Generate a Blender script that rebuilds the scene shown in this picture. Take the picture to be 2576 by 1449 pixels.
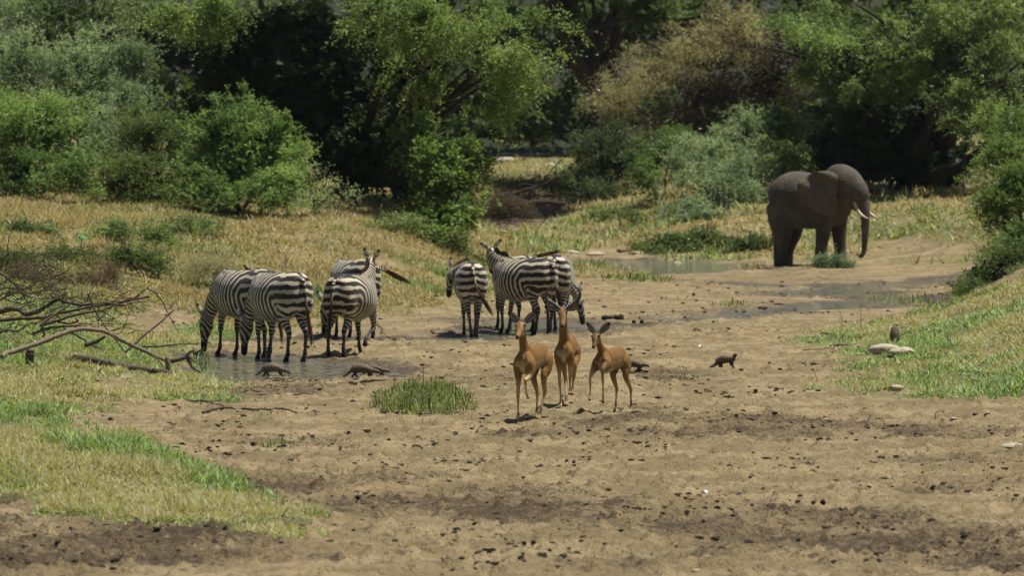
import bpy, math
import numpy as np
from mathutils import Vector, Matrix

sc = bpy.context.scene
for o in list(bpy.data.objects):
    bpy.data.objects.remove(o)
C = sc.collection
rng = np.random.default_rng(7)

# ------------------------------------------------------------------ camera, sky, sun, exposure
CAMZ, FPX = 3.7, 12000.0            # eye height in metres, focal length in photo units (picture 2576 units wide)
HOR = 351.0                         # height of the horizon in the picture, in the same units
cam_d = bpy.data.cameras.new('camera')
cam = bpy.data.objects.new('camera', cam_d)
C.objects.link(cam)
cam.location = (0, 0, CAMZ)
cam.rotation_euler = (math.radians(90) - math.atan((724.5 - HOR) / FPX), 0, 0)
cam_d.lens = 36.0 * FPX / 2576.0
cam_d.sensor_width = 36.0
cam_d.clip_start, cam_d.clip_end = 1.0, 3000.0
cam_d.dof.use_dof = True
cam_d.dof.focus_distance = 70.0
cam_d.dof.aperture_fstop = 3.6
sc.camera = cam

SUN = Vector((0.30, 0.06, 0.95)).normalized()      # towards the sun: nearly overhead, a little right and behind
world = bpy.data.worlds.new('World')
sc.world = world
world.use_nodes = True
nt = world.node_tree
bg = nt.nodes['Background']
sky = nt.nodes.new('ShaderNodeTexSky')
sky.sky_type = 'NISHITA'
sky.sun_disc = False
sky.sun_elevation = math.asin(SUN.z)
sky.sun_rotation = math.atan2(SUN.x, SUN.y)
sky.air_density = 1.0
sky.dust_density = 1.5
nt.links.new(sky.outputs[0], bg.inputs[0])
bg.inputs[1].default_value = 0.05
sun_d = bpy.data.lights.new('sun', 'SUN')
sun_d.energy = 5.0
sun_d.angle = math.radians(0.55)
sun_d.color = (1.0, 0.955, 0.86)
sun = bpy.data.objects.new('sun', sun_d)
C.objects.link(sun)
sun.rotation_euler = SUN.to_track_quat('Z', 'Y').to_euler()
sun.location = (20, 60, 60)
sc.view_settings.view_transform = 'Standard'
sc.view_settings.look = 'None'
sc.view_settings.exposure = 0.44
sc.view_settings.gamma = 1.0
sc.view_settings.use_curve_mapping = False
sc.render.engine = 'CYCLES'
cy = sc.cycles
cy.max_bounces = 4
cy.diffuse_bounces = 2
cy.glossy_bounces = 2
cy.transmission_bounces = 2
cy.volume_bounces = 0
cy.use_denoising = True
cy.denoiser = 'OPENIMAGEDENOISE'
cy.denoising_input_passes = 'RGB_ALBEDO_NORMAL'
cy.denoising_prefilter = 'ACCURATE'
cy.sample_clamp_indirect = 4.0

# ------------------------------------------------------------------ helpers
def _hash(i, j, k):
    n = (i * 374761393 + j * 668265263 + k * 2147483647 + 1013) & 0xffffffff
    n = ((n ^ (n >> 13)) * 1274126177) & 0xffffffff
    n = (n ^ (n >> 16)) & 0xffffff
    return n / float(0xffffff)

def vnoise(x, y, z=0.0):
    """value noise 0..1, vectorised"""
    x = np.asarray(x, float); y = np.asarray(y, float); z = np.asarray(z, float) + 0 * x
    xi = np.floor(x).astype(np.int64); yi = np.floor(y).astype(np.int64); zi = np.floor(z).astype(np.int64)
    u, v, w = x - xi, y - yi, z - zi
    u = u * u * (3 - 2 * u); v = v * v * (3 - 2 * v); w = w * w * (3 - 2 * w)
    def L(a, b, t): return a + (b - a) * t
    c = lambda a, b, d: _hash(xi + a, yi + b, zi + d)
    return L(L(L(c(0,0,0), c(1,0,0), u), L(c(0,1,0), c(1,1,0), u), v),
             L(L(c(0,0,1), c(1,0,1), u), L(c(0,1,1), c(1,1,1), u), v), w)

def fbm(x, y, z=0.0, o=4):
    s, a, t = 0, 1.0, 0
    for k in range(o):
        s = s + a * vnoise(np.asarray(x) * 2 ** k + 17 * k, np.asarray(y) * 2 ** k - 9 * k, np.asarray(z) * 2 ** k + 5 * k)
        t += a; a *= 0.5
    return s / t

def sstep(a, b, x):
    t = np.clip((x - a) / (b - a), 0, 1)
    return t * t * (3 - 2 * t)

def tag(o, label=None, cat=None, group=None, kind=None):
    if label: o['label'] = label
    if cat: o['category'] = cat
    if group: o['group'] = group
    if kind: o['kind'] = kind
    return o

def empty(name, loc, rz=0.0, scale=1.0):
    o = bpy.data.objects.new(name, None)
    C.objects.link(o)
    o.location = loc
    o.rotation_euler = (0, 0, rz)
    o.scale = (scale,) * 3
    o.empty_display_size = 0.2
    return o

def mesh_from(name, V, F, mats, parent=None, smooth=True, attrs=None, fn=None):
    """V (n,3), F (m,k) equal sized faces or list of lists"""
    me = bpy.data.meshes.new(name)
    V = np.asarray(V, np.float32)
    if isinstance(F, np.ndarray):
        m, k = F.shape
        me.vertices.add(len(V)); me.vertices.foreach_set('co', V.ravel())
        me.loops.add(m * k); me.loops.foreach_set('vertex_index', F.astype(np.int32).ravel())
        me.polygons.add(m)
        me.polygons.foreach_set('loop_start', np.arange(0, m * k, k, dtype=np.int32))
        me.polygons.foreach_set('loop_total', np.full(m, k, np.int32))
        me.update(calc_edges=True)
    else:
        me.from_pydata([tuple(map(float, v)) for v in V], [], [list(map(int, f)) for f in F])
        me.update()
    me.polygons.foreach_set('use_smooth', np.full(len(me.polygons), smooth, bool))
    set_attrs(me, attrs)
    for mm in (mats if isinstance(mats, (list, tuple)) else [mats]):
        me.materials.append(mm)
    o = bpy.data.objects.new(name, me)
    C.objects.link(o)
    if parent is not None:
        o.parent = parent
    return o

def set_attrs(me, attrs):
    if not attrs: return
    for k, a in attrs.items():
        a = np.asarray(a, np.float32)
        if a.ndim == 2:
            at = me.attributes.new(k, 'FLOAT_COLOR', 'POINT')
            if a.shape[1] == 3: a = np.hstack([a, np.ones((len(a), 1), np.float32)])
            at.data.foreach_set('color', a.ravel())
        else:
            at = me.attributes.new(k, 'FLOAT', 'POINT')
            at.data.foreach_set('value', a)

def catmull(P, n):
    """P (m,d) control rows -> n samples of a Catmull-Rom through them"""
    P = np.asarray(P, float); m = len(P)
    if m == 2:
        t = np.linspace(0, 1, n)[:, None]
        return P[0] * (1 - t) + P[1] * t
    Q = np.vstack([2 * P[0] - P[1], P, 2 * P[-1] - P[-2]])
    t = np.linspace(0, m - 1 - 1e-9, n); i = t.astype(int); f = (t - i)[:, None]
    a, b, c, d = Q[i], Q[i + 1], Q[i + 2], Q[i + 3]
    return 0.5 * (2 * b + (c - a) * f + (2 * a - 5 * b + 4 * c - d) * f ** 2 + (3 * b - a - 3 * c + d) * f ** 3)

def loft(P, n=None, seg=14, side=(0, 1, 0)):
    """P rows (x,y,z,rs,rd): rs = half width along `side`, rd = half size across it. Closed tube."""
    P = np.asarray(P, float)
    if P.shape[1] == 4: P = np.hstack([P, P[:, 3:4]])
    n = n or (len(P) * 4)
    S = catmull(P, n)
    c = S[:, :3]; T = np.gradient(c, axis=0); T /= np.linalg.norm(T, axis=1)[:, None] + 1e-9
    side = np.asarray(side, float)
    s = side - (T @ side)[:, None] * T
    s /= np.linalg.norm(s, axis=1)[:, None] + 1e-9
    d = np.cross(T, s)
    a = np.linspace(0, 2 * np.pi, seg, endpoint=False)
    rs = np.maximum(S[:, 3], 1e-3); rd = np.maximum(S[:, 4], 1e-3)
    V = c[:, None] + s[:, None] * (np.cos(a)[None, :, None] * rs[:, None, None]) + d[:, None] * (np.sin(a)[None, :, None] * rd[:, None, None])
    V = V.reshape(-1, 3)
    # rounded caps
    capA = c[0] - T[0] * min(rs[0], rd[0]) * 0.6; capB = c[-1] + T[-1] * min(rs[-1], rd[-1]) * 0.6
    i = np.arange(n - 1)[:, None] * seg; j = np.arange(seg)[None]; jn = (j + 1) % seg
    F = np.stack([i + j, i + jn, i + seg + jn, i + seg + j], -1).reshape(-1, 4)
    V = np.vstack([V, capA, capB]); A = len(V) - 2; B = len(V) - 1
    F = [list(f) for f in F]
    for k in range(seg):
        F.append([A, (k + 1) % seg, k]); F.append([B, (n - 1) * seg + k, (n - 1) * seg + (k + 1) % seg])
    return V, F, S

def ball(c, r, nu=12, nv=8):
    """closed ellipsoid"""
    c = np.asarray(c, float); r = np.asarray(r, float) * np.ones(3)
    V = [c + [0, 0, r[2]]]; 
    for i in range(1, nv):
        t = math.pi * i / nv
        for k in range(nu):
            p = 2 * math.pi * k / nu
            V.append(c + r * [math.sin(t) * math.cos(p), math.sin(t) * math.sin(p), math.cos(t)])
    V.append(c - [0, 0, r[2]]); F = []
    for k in range(nu): F.append([0, 1 + k, 1 + (k + 1) % nu])
    for i in range(nv - 2):
        a = 1 + i * nu
        for k in range(nu): F.append([a + k, a + nu + k, a + nu + (k + 1) % nu, a + (k + 1) % nu])
    a = 1 + (nv - 2) * nu; z = len(V) - 1
    for k in range(nu): F.append([a + k, z, a + (k + 1) % nu])
    return np.array(V), F

class MB:
    def __init__(s): s.V = []; s.F = []; s.n = 0
    def add(s, V, F, *_):
        s.V.append(np.asarray(V, float)); s.F += [[i + s.n for i in f] for f in (F.tolist() if isinstance(F, np.ndarray) else F)]; s.n += len(V)
        return s
    def verts(s): return np.vstack(s.V)

def remeshed(mb, voxel, smooth_it=4, keep=None):
    """voxel-fuse closed pieces into one continuous skin; returns a mesh datablock"""
    me = bpy.data.meshes.new('raw')
    me.from_pydata([tuple(v) for v in mb.verts()], [], mb.F); me.update()
    o = bpy.data.objects.new('raw', me); C.objects.link(o)
    m = o.modifiers.new('r', 'REMESH'); m.mode = 'VOXEL'; m.voxel_size = voxel
    m2 = o.modifiers.new('s', 'SMOOTH'); m2.iterations = smooth_it; m2.factor = 0.5
    dg = bpy.context.evaluated_depsgraph_get()
    out = bpy.data.meshes.new_from_object(o.evaluated_get(dg))
    bpy.data.objects.remove(o); bpy.data.meshes.remove(me)
    out.polygons.foreach_set('use_smooth', np.ones(len(out.polygons), bool))
    return out

def vco(me):
    a = np.empty(len(me.vertices) * 3, np.float32); me.vertices.foreach_get('co', a)
    return a.reshape(-1, 3).astype(float)

def part_obj(name, me, mat, parent):
    me.name = name
    me.materials.clear(); me.materials.append(mat)
    o = bpy.data.objects.new(name, me); C.objects.link(o); o.parent = parent
    return o

# ------------------------------------------------------------------ materials
def new_mat(name):
    m = bpy.data.materials.new(name); m.use_nodes = True
    nt = m.node_tree
    return m, nt, nt.nodes['Principled BSDF']

def nd(nt, t, **kw):
    n = nt.nodes.new(t)
    for k, v in kw.items(): setattr(n, k, v)
    return n

def mixc(nt, fac, a, b, mode='MIX'):
    m = nd(nt, 'ShaderNodeMix', data_type='RGBA', blend_type=mode)
    for s, v in ((m.inputs[0], fac), (m.inputs[6], a), (m.inputs[7], b)):
        if hasattr(v, 'links') or isinstance(v, bpy.types.NodeSocket): nt.links.new(v, s)
        elif isinstance(v, (int, float)): s.default_value = v
        else: s.default_value = (*v[:3], 1)
    return m.outputs[2]

def mathn(nt, op, a, b=None, clamp=False):
    m = nd(nt, 'ShaderNodeMath', operation=op, use_clamp=clamp)
    for s, v in ((m.inputs[0], a), (m.inputs[1], b)):
        if v is None: continue
        if isinstance(v, bpy.types.NodeSocket): nt.links.new(v, s)
        else: s.default_value = v
    return m.outputs[0]

def noise(nt, scale, detail=3, rough=0.55, vec=None):
    n = nd(nt, 'ShaderNodeTexNoise'); n.inputs['Scale'].default_value = scale
    n.inputs['Detail'].default_value = detail; n.inputs['Roughness'].default_value = rough
    if vec is None:
        tc = nt.nodes.get('TC') or nd(nt, 'ShaderNodeTexCoord', name='TC')
        vec = tc.outputs['Object']
    nt.links.new(vec, n.inputs['Vector'])
    return n.outputs['Fac']

def ramp(nt, fac, a, b):
    m = nd(nt, 'ShaderNodeMapRange'); m.clamp = True; m.interpolation_type = 'SMOOTHSTEP'
    nt.links.new(fac, m.inputs['Value']); m.inputs['From Min'].default_value = a; m.inputs['From Max'].default_value = b
    return m.outputs['Result']

def attr(nt, name):
    a = nd(nt, 'ShaderNodeAttribute'); a.attribute_name = name
    return a

def bump(nt, bsdf, h, strength=0.5, dist=0.02):
    b = nd(nt, 'ShaderNodeBump'); b.inputs['Strength'].default_value = strength; b.inputs['Distance'].default_value = dist
    nt.links.new(h, b.inputs['Height']); nt.links.new(b.outputs[0], bsdf.inputs['Normal'])
    return b

def leaf_material(name, trans=0.42, rough=0.6, spec=0.25, sat=.94, val=1.12):
    m, nt, b = new_mat(name)
    col = attr(nt, 'Col').outputs['Color']
    hs = nd(nt, 'ShaderNodeHueSaturation'); hs.inputs['Saturation'].default_value = sat; hs.inputs['Value'].default_value = val
    nt.links.new(col, hs.inputs['Color']); col = hs.outputs[0]
    nt.links.new(col, b.inputs['Base Color'])
    b.inputs['Roughness'].default_value = rough
    b.inputs['Specular IOR Level'].default_value = spec
    tr = nd(nt, 'ShaderNodeBsdfTranslucent')
    nt.links.new(mixc(nt, 1.0, col, (1.15, 1.1, 0.55), 'MULTIPLY'), tr.inputs[0])
    mx = nd(nt, 'ShaderNodeMixShader'); mx.inputs[0].default_value = trans
    nt.links.new(b.outputs[0], mx.inputs[1]); nt.links.new(tr.outputs[0], mx.inputs[2])
    nt.links.new(mx.outputs[0], nt.nodes['Material Output'].inputs[0])
    return m
M_LEAF = leaf_material('leaf')
M_GRASS = leaf_material('grass_blade', 0.35, 0.55, 0.3, .88, 1.0)

def vcol_material(name, rough=0.7, spec=0.3, nscale=30, amt=0.25, bstr=0.3, bdist=0.01, stretch=None):
    """colour from vertex attribute with fine procedural mottling and relief"""
    m, nt, b = new_mat(name)
    col = attr(nt, 'Col').outputs['Color']
    n = noise(nt, nscale, 4)
    f = mathn(nt, 'MULTIPLY_ADD', n, 2 * amt); f.node.inputs[2].default_value = 1 - amt
    mm = nd(nt, 'ShaderNodeVectorMath', operation='SCALE')
    nt.links.new(col, mm.inputs[0]); nt.links.new(f, mm.inputs['Scale'])
    nt.links.new(mm.outputs[0], b.inputs['Base Color'])
    b.inputs['Roughness'].default_value = rough
    b.inputs['Specular IOR Level'].default_value = spec
    if bstr: bump(nt, b, n, bstr, bdist)
    return m

def plain(name, col, rough=0.6, spec=0.3, nscale=25, amt=0.2, bstr=0.4, bdist=0.01):
    m, nt, b = new_mat(name)
    n = noise(nt, nscale, 5)
    c = np.array(col)
    nt.links.new(mixc(nt, n, tuple(c * (1 - amt * 1.6)), tuple(np.minimum(c * (1 + amt * 1.6), 1))), b.inputs['Base Color'])
    b.inputs['Roughness'].default_value = rough; b.inputs['Specular IOR Level'].default_value = spec
    if bstr: bump(nt, b, n, bstr, bdist)
    return m

# ------------------------------------------------------------------ terrain
# height marks surveyed from the photograph: (picture x, distance m, height m)
MARKS = [
 # river bed
 *[(x, d, 0.0) for d in (34, 39, 43) for x in (-600, 0, 500, 1000, 1600, 2200, 2700, 3200)],
 *[(x, 52, 0.0) for x in (800, 1100, 1500, 1900, 2300, 2700)],
 *[(x, 62, 0.0) for x in (250, 500, 800, 1200, 1700, 2200, 2500)],
 *[(x, 75, 0.0) for x in (560, 800, 1100, 1400, 1700, 2000)],
 *[(x, 88, 0.0) for x in (560, 800, 1100, 1400, 1700, 2000)],
 *[(x, 100, 0.0) for x in (1150, 1300, 1600, 1900, 2150)],
 *[(x, 115, 0.0) for x in (1250, 1450, 1700, 2000, 2300)],
 *[(x, 128, 0.0) for x in (1500, 1800, 2100, 2350)],
 *[(x, 141, -0.02) for x in (1550, 1700, 1850, 2030, 2200)],
 # left foreground hummock
 (0, 46, .03), (0, 49, .22), (0, 53, .40), (0, 57, .22), (-400, 52, .6), (-800, 52, 1.0), (300, 50, .22), (300, 53, .30), (300, 57, .06),
 (500, 47, .04), (520, 51, .16), (560, 55, .02), (760, 47, .03), (100, 62, .08), (-400, 62, .5),
 # left middle
 (0, 70, .12), (0, 78, .25), (0, 88, .38), (-400, 75, .7), (-700, 90, 1.6), (250, 70, .05), (250, 80, .12), (300, 88, .14), (450, 78, .0), (450, 88, .02),
 # left bank
 (0, 96, .75), (0, 104, 1.35), (0, 113, 1.95), (0, 125, 2.1), (200, 96, .38), (200, 104, .95), (200, 112, 1.5), (200, 122, 1.92),
 (450, 95, .08), (450, 105, .62), (450, 115, 1.3), (450, 125, 1.86), (700, 99, .03), (700, 108, .58), (700, 117, 1.2), (700, 127, 1.8),
 (950, 101, .02), (950, 110, .45), (950, 120, 1.1), (950, 128, 1.62), (1100, 106, .03), (1100, 116, .32), (1100, 125, .9), (1100, 133, 1.35),
 (1200, 118, .05), (1200, 128, .32), (1200, 138, .85), (1190, 150, 1.3), (1330, 128, .06), (1330, 140, .1),
 (1270, 150, .6), (-500, 115, 2.6), (-1000, 130, 4.0), (0, 140, 2.4), (500, 145, 2.1), (900, 145, 2.0),
 # far side
 (1400, 150, .15), (1500, 155, .15), (1500, 165, .55), (1500, 180, 1.3), (1500, 195, 1.7), (1620, 150, .06),
 (1700, 152, .12), (1700, 157, .75), (1700, 175, 1.6), (1700, 190, 2.0), (1850, 148, .05), (1860, 153, .75), (1900, 158, 1.1), (1900, 170, 1.7),
 (2100, 147, .12), (2100, 154, .7), (2100, 162, 1.3), (2100, 172, 1.75), (2300, 145, .3), (2300, 151, .95), (2300, 160, 1.55), (2300, 172, 1.9),
 (2450, 140, .2), (2450, 146, .9), (2450, 156, 1.62), (2450, 170, 2.0), (2700, 140, 1.2), (2700, 156, 2.2), (3300, 150, 4.0),
 # the gap in the trees
 (1330, 160, .35), (1330, 175, .9), (1330, 200, 1.7), (1330, 230, 2.4), (1330, 270, 3.0), (800, 220, 3.0), (2000, 220, 3.2), (2600, 220, 4.0), (0, 220, 4.0),
 # right foreground bank
 (2576, 70, .08), (2576, 80, .5), (2576, 88, .8), (2576, 96, 1.02), (2576, 104, .95), (2576, 112, .55), (2576, 121, .15), (2900, 85, 1.4), (3300, 95, 2.4), (2900, 105, 1.6),
 (2450, 72, .04), (2450, 82, .36), (2450, 93, .58), (2450, 101, .35), (2450, 108, .04), (2300, 74, .03), (2300, 85, .2), (2300, 94, .16), (2300, 101, .0), (2130, 84, .03), (2900, 125, 1.4),
]
def px2x(px, D): return (np.asarray(px) - 1288.0) * D / FPX
_YS = 0.34
_m = np.array(MARKS, float)
_mx = np.stack([px2x(_m[:, 0], _m[:, 1]), _m[:, 1] * _YS], 1)
_d = np.linalg.norm(_mx[:, None] - _mx[None], axis=2)
_A = np.block([[-_d - np.eye(len(_m)) * 0.15, np.ones((len(_m), 1))], [np.ones((1, len(_m))), np.zeros((1, 1))]])
_w = np.linalg.solve(_A, np.append(_m[:, 2], 0))

def Hbase(x, y):
    x = np.atleast_1d(np.asarray(x, float)); y = np.atleast_1d(np.asarray(y, float))
    sh = x.shape; x = x.ravel(); y = y.ravel()
    yc = np.clip(y, 34, 270); xc = np.clip(x, -yc * .18 - 4, yc * .18 + 4)
    out = np.empty(len(x))
    for s in range(0, len(x), 20000):
        q = np.stack([xc[s:s + 20000], yc[s:s + 20000] * _YS], 1)
        dd = np.sqrt(((q[:, None] - _mx[None]) ** 2).sum(2))
        out[s:s + 20000] = -dd @ _w[:-1] + _w[-1]
    out = np.where(y > 260, out + np.maximum(y - 260, 0) * 0.09, out)
    out = np.clip(out, -0.3, 60)
    return out.reshape(sh)

# world-space polygons (authored with picture marks, then dropped onto the ground)
def hit(px, py, dmin=36.0, dmax=420.0):
    """where the line of sight through a picture mark meets the ground -> (x, y, z)"""
    D = np.exp(np.linspace(math.log(dmin), math.log(dmax), 700))
    zr = CAMZ - (py - HOR) / FPX * D
    x = px2x(px, D)
    h = Hbase(x, D)
    k = np.argmax(zr <= h)
    if zr[k] > h[k]: k = len(D) - 1
    if k > 0:
        a = zr[k - 1] - h[k - 1]; b = h[k] - zr[k]; t = a / (a + b + 1e-9)
        d = D[k - 1] + (D[k] - D[k - 1]) * t
    else: d = D[0]
    xx = float(px2x(px, d))
    return Vector((xx, float(d), float(Hbase(xx, d)[0])))

def at(px, py, D):
    """a point at distance D on the line of sight through a picture mark"""
    return Vector((float(px2x(px, D)), D, CAMZ - (py - HOR) / FPX * D))

def poly_sd(x, y, P):
    """signed distance to polygon, positive inside"""
    P = np.asarray(P, float); n = len(P)
    d = np.full(x.shape, 1e9); ins = np.zeros(x.shape, bool)
    for i in range(n):
        a, b = P[i], P[(i + 1) % n]
        e = b - a; w0 = x - a[0]; w1 = y - a[1]
        t = np.clip((w0 * e[0] + w1 * e[1]) / (e @ e + 1e-9), 0, 1)
        d = np.minimum(d, np.hypot(w0 - t * e[0], w1 - t * e[1]))
        c = ((a[1] > y) != (b[1] > y)) & (x < (b[0] - a[0]) * (y - a[1]) / (b[1] - a[1] + 1e-12) + a[0])
        ins ^= c
    return np.where(ins, d, -d)

def gpoly(pts): return np.array([hit(*p)[:2] for p in pts])

G_FG = gpoly([(-500, 1075), (0, 1072), (300, 1085), (430, 1150), (560, 1205), (700, 1255), (810, 1300), (560, 1325), (380, 1318), (250, 1305), (100, 1275), (-20, 1262), (-500, 1262)])
G_SP = gpoly([(590, 1325), (700, 1320), (810, 1350), (700, 1358), (610, 1348)])
G_MID = gpoly([(-600, 1075), (40, 1080), (150, 1040), (300, 1003), (500, 1010), (540, 965), (430, 915), (400, 885), (480, 868), (640, 845), (760, 815), (620, 770), (-600, 760)])
G_MIDBARE = gpoly([(290, 790), (420, 770), (520, 800), (460, 835), (330, 835)])
G_RIGHT = gpoly([(2576, 700), (2450, 745), (2300, 790), (2090, 835), (2040, 862), (2160, 880), (2200, 905), (2140, 955), (2180, 985), (2330, 1000), (2600, 1010)])
G_RIGHT = np.vstack([G_RIGHT, [[40, 64], [44, 112], [14, 108]]])
G_FAR = gpoly([(-1500, 600), (-800, 800), (400, 800), (760, 806), (930, 790), (1080, 770), (1180, 742), (1235, 712), (1300, 690), (1440, 672), (1450, 700), (1560, 700), (1600, 690), (1480, 660), (1440, 650), (1480, 640), (1640, 645), (1780, 655), (1850, 652), (1960, 652), (2230, 640), (2350, 655), (2500, 650), (2576, 600), (3600, 600)])
G_FAR = np.vstack([G_FAR, [[120, 420], [-120, 420]]])

G_BARE = [G_MIDBARE] + [gpoly(p) for p in ([(2190, 608), (2260, 598), (2330, 606), (2440, 622), (2450, 648), (2300, 652), (2200, 648)], [(2230, 550), (2290, 545), (2300, 562), (2240, 570)], [(1380, 640), (1480, 618), (1640, 628), (1640, 648), (1400, 662)], [(900, 650), (960, 640), (1010, 665), (930, 675)], [(180, 960), (330, 940), (360, 975), (220, 990)], [(1190, 565), (1230, 500), (1330, 478), (1440, 490), (1420, 545), (1300, 572)])]  # last polygon clears grass for the hollow's painted shade

def masks(x, y, h):
    n1 = fbm(x * 1.6, y * 1.2, 0, 4); n2 = fbm(x * 6, y * 5, 3, 3)
    j = (n1 - .5) * 1.6 + (n2 - .5) * 0.7
    g = np.full(x.shape, 0.0)
    for P, soft, k in ((G_FG, .25, .9), (G_SP, .12, .35), (G_MID, .5, 1.4), (G_RIGHT, .6, 1.6), (G_FAR, .8, 1.8)):
        g = np.maximum(g, sstep(-soft, soft, poly_sd(x, y, P) + j * k))
    for P in G_BARE: g = g * (1 - sstep(-.3, .3, poly_sd(x, y, P) + j * .6))
    # sparse tufts on bed
    g = np.maximum(g, 0.0)
    return g

POOLS = {  # shallow water: outlines as picture marks on the bed
 'pool': [(455, 893), (520, 888), (640, 890), (700, 896), (760, 905), (850, 915), (940, 925), (1010, 938), (960, 947), (860, 952), (760, 955), (640, 953), (560, 955), (500, 950), (470, 930), (520, 912), (480, 902)],
 'stream_mid': [(600, 857), (800, 850), (980, 851), (1130, 846), (1250, 832), (1210, 800), (1330, 798), (1420, 806), (1520, 815), (1640, 818), (1650, 822), (1500, 827), (1440, 838), (1300, 846), (1180, 853), (1000, 857), (780, 860)],
 'thread': [(1480, 802), (1640, 800), (1900, 785), (2000, 770), (2230, 760), (2300, 768), (2230, 778), (2000, 785), (1880, 795), (1650, 806)],
 'back_pool': [(1465, 655), (1560, 648), (1700, 650), (1800, 662), (1990, 668), (1960, 674), (1800, 682), (1700, 690), (1560, 692), (1530, 680), (1490, 668)],
 'right_stream': [(1830, 710), (2050, 716), (2250, 708), (2420, 690), (2500, 682), (2500, 700), (2400, 712), (2250, 722), (2200, 735), (2330, 748), (2400, 755), (2350, 766), (2200, 764), (2120, 745), (1980, 745), (1900, 735), (2000, 728), (2050, 722), (1850, 716)],
}
WPOLY = {k: gpoly(v) for k, v in POOLS.items()}
WZ = -0.035

def Hfull(x, y, detail=True):
    x = np.atleast_1d(np.asarray(x, float)); y = np.atleast_1d(np.asarray(y, float))
    h = Hbase(x, y)
    g = masks(x, y, h)
    bed = 1 - g
    und = (fbm(x * .35, y * .22, 1, 3) - .5) * .10 * sstep(34, 60, y)
    ridge = (fbm(x * .8 + 3, y * .5, 2, 3) - .5)
    bumps = (fbm(x * 3.2, y * 2.4, 5, 3) - .5)
    clod = np.maximum(fbm(x * 7, y * 6, 8, 2) - .62, 0)
    foot = -np.maximum(.34 - fbm(x * 5, y * 4, 11, 2), 0)
    z = h + und * .8 + bed * (ridge * .07 + bumps * .07 + clod * .30 + foot * .35 + np.maximum(fbm(x * 14, y * 11, 9, 2) - .60, 0) * .16 * sstep(80, 50, y))
    z = z + g * ((fbm(x * 1.3, y * .9, 7, 3) - .5) * .22 + bumps * .08) * sstep(40, 60, y)
    z = np.maximum(z, np.where((y > 66) & (y < 165), WZ + .012, -9))
    for k, P in WPOLY.items():
        d = poly_sd(x, y, P)
        e = (fbm(x * 1.7, y * 1.1, 21, 3) - .5) * (.45 if k == 'pool' else 1.1)
        t = sstep(-.55, .25, d + e) if k == 'pool' else sstep(-.30, .50, d + e)
        z = z * (1 - t) + (WZ - .050 + (bumps + .10) * .12) * t
    return z, g

def build_terrain():
    U = np.concatenate([np.linspace(-.6, -.125, 14)[:-1], np.linspace(-.125, .125, 300), np.linspace(.125, .6, 14)[1:]])
    Y = [20.0, 28, 34]
    while Y[-1] < 420:
        d = Y[-1]
        Y.append(d + (0.090 if d < 70 else 0.090 + (d - 70) * .0032 if d < 120 else .25 + (d - 120) * .02))
    Y += [500, 620, 800]
    Y = np.array(Y)
    print('terrain grid', len(U), len(Y))
    X = U[None] * Y[:, None]; YY = np.repeat(Y[:, None], len(U), 1)
    x = X.ravel(); y = YY.ravel()
    z, g = Hfull(x, y)
    n, m = len(Y), len(U)
    i = np.arange(n - 1)[:, None] * m; j = np.arange(m - 1)[None]
    F = np.stack([i + j, i + j + 1, i + m + j + 1, i + m + j], -1).reshape(-1, 4)
    wet = np.zeros(len(x))
    for k, P in WPOLY.items():
        wet = np.maximum(wet, sstep(-1.6, .1, poly_sd(x, y, P) + (fbm(x * 1.1, y * .7, 31, 3) - .5) * 2.2))
    # dark damp bands across the bed; the hollow's band is painted shade
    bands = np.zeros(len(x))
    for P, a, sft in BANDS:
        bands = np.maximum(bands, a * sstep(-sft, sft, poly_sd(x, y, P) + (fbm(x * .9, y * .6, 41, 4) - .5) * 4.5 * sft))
    # ground at edges of banks is darker, dry litter; hollow carries painted shade
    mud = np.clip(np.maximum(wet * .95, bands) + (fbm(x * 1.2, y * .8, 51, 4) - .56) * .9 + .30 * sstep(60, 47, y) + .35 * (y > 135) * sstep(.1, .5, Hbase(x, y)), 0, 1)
    dry = sstep(.35, .65, fbm(x * .5, y * .35, 61, 3) + .12 * sstep(100, 125, y))
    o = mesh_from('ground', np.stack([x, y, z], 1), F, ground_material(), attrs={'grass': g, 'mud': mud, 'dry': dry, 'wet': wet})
    tag(o, kind='structure')
    return o

BANDS = [(gpoly(p), a, s) for p, a, s in [
 ([(-300, 1300), (120, 1290), (300, 1325), (500, 1345), (560, 1375), (330, 1420), (-300, 1400)], .80, 1.6),
 ([(690, 1215), (820, 1200), (1000, 1232), (1150, 1262), (1500, 1262), (1800, 1300), (2100, 1285), (2400, 1330), (2576, 1380), (2576, 1440), (2000, 1405), (1500, 1370), (1050, 1330), (860, 1290)], .58, 1.6),
 ([(1560, 1020), (1900, 1045), (2300, 1070), (2700, 1080), (2700, 1120), (2200, 1110), (1800, 1100), (1300, 1110), (1290, 1095), (1600, 1075)], .75, 1.2),
 ([(520, 985), (700, 960), (900, 955), (1300, 950), (1300, 968), (1230, 985), (1100, 972), (920, 985), (900, 1010), (760, 1005), (560, 1010)], .7, 1.2),
 ([(520, 1090), (1000, 1140), (1300, 1115), (1500, 1120), (1500, 1135), (1200, 1155), (900, 1165), (500, 1150)], .45, 1.2),
 ([(1600, 930), (1720, 925), (1800, 945), (1700, 960), (1600, 950)], .8, .8),
 ([(1440, 795), (1700, 785), (1900, 775), (1900, 790), (1600, 805)], .6, 1.0),
 ([(1600, 690), (2000, 672), (2450, 690), (2450, 740), (2000, 740), (1800, 740)], .45, 2.0),
 ([(2250, 1150), (2700, 1140), (2700, 1300), (2400, 1240)], .6, 1.5),
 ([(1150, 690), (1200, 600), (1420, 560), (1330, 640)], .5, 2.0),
 ([(1180, 570), (1230, 495), (1330, 475), (1440, 485), (1430, 550), (1300, 575)], 1.0, 2.0)]]  # shade of the hollow under the trees, painted as dark ground

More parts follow.
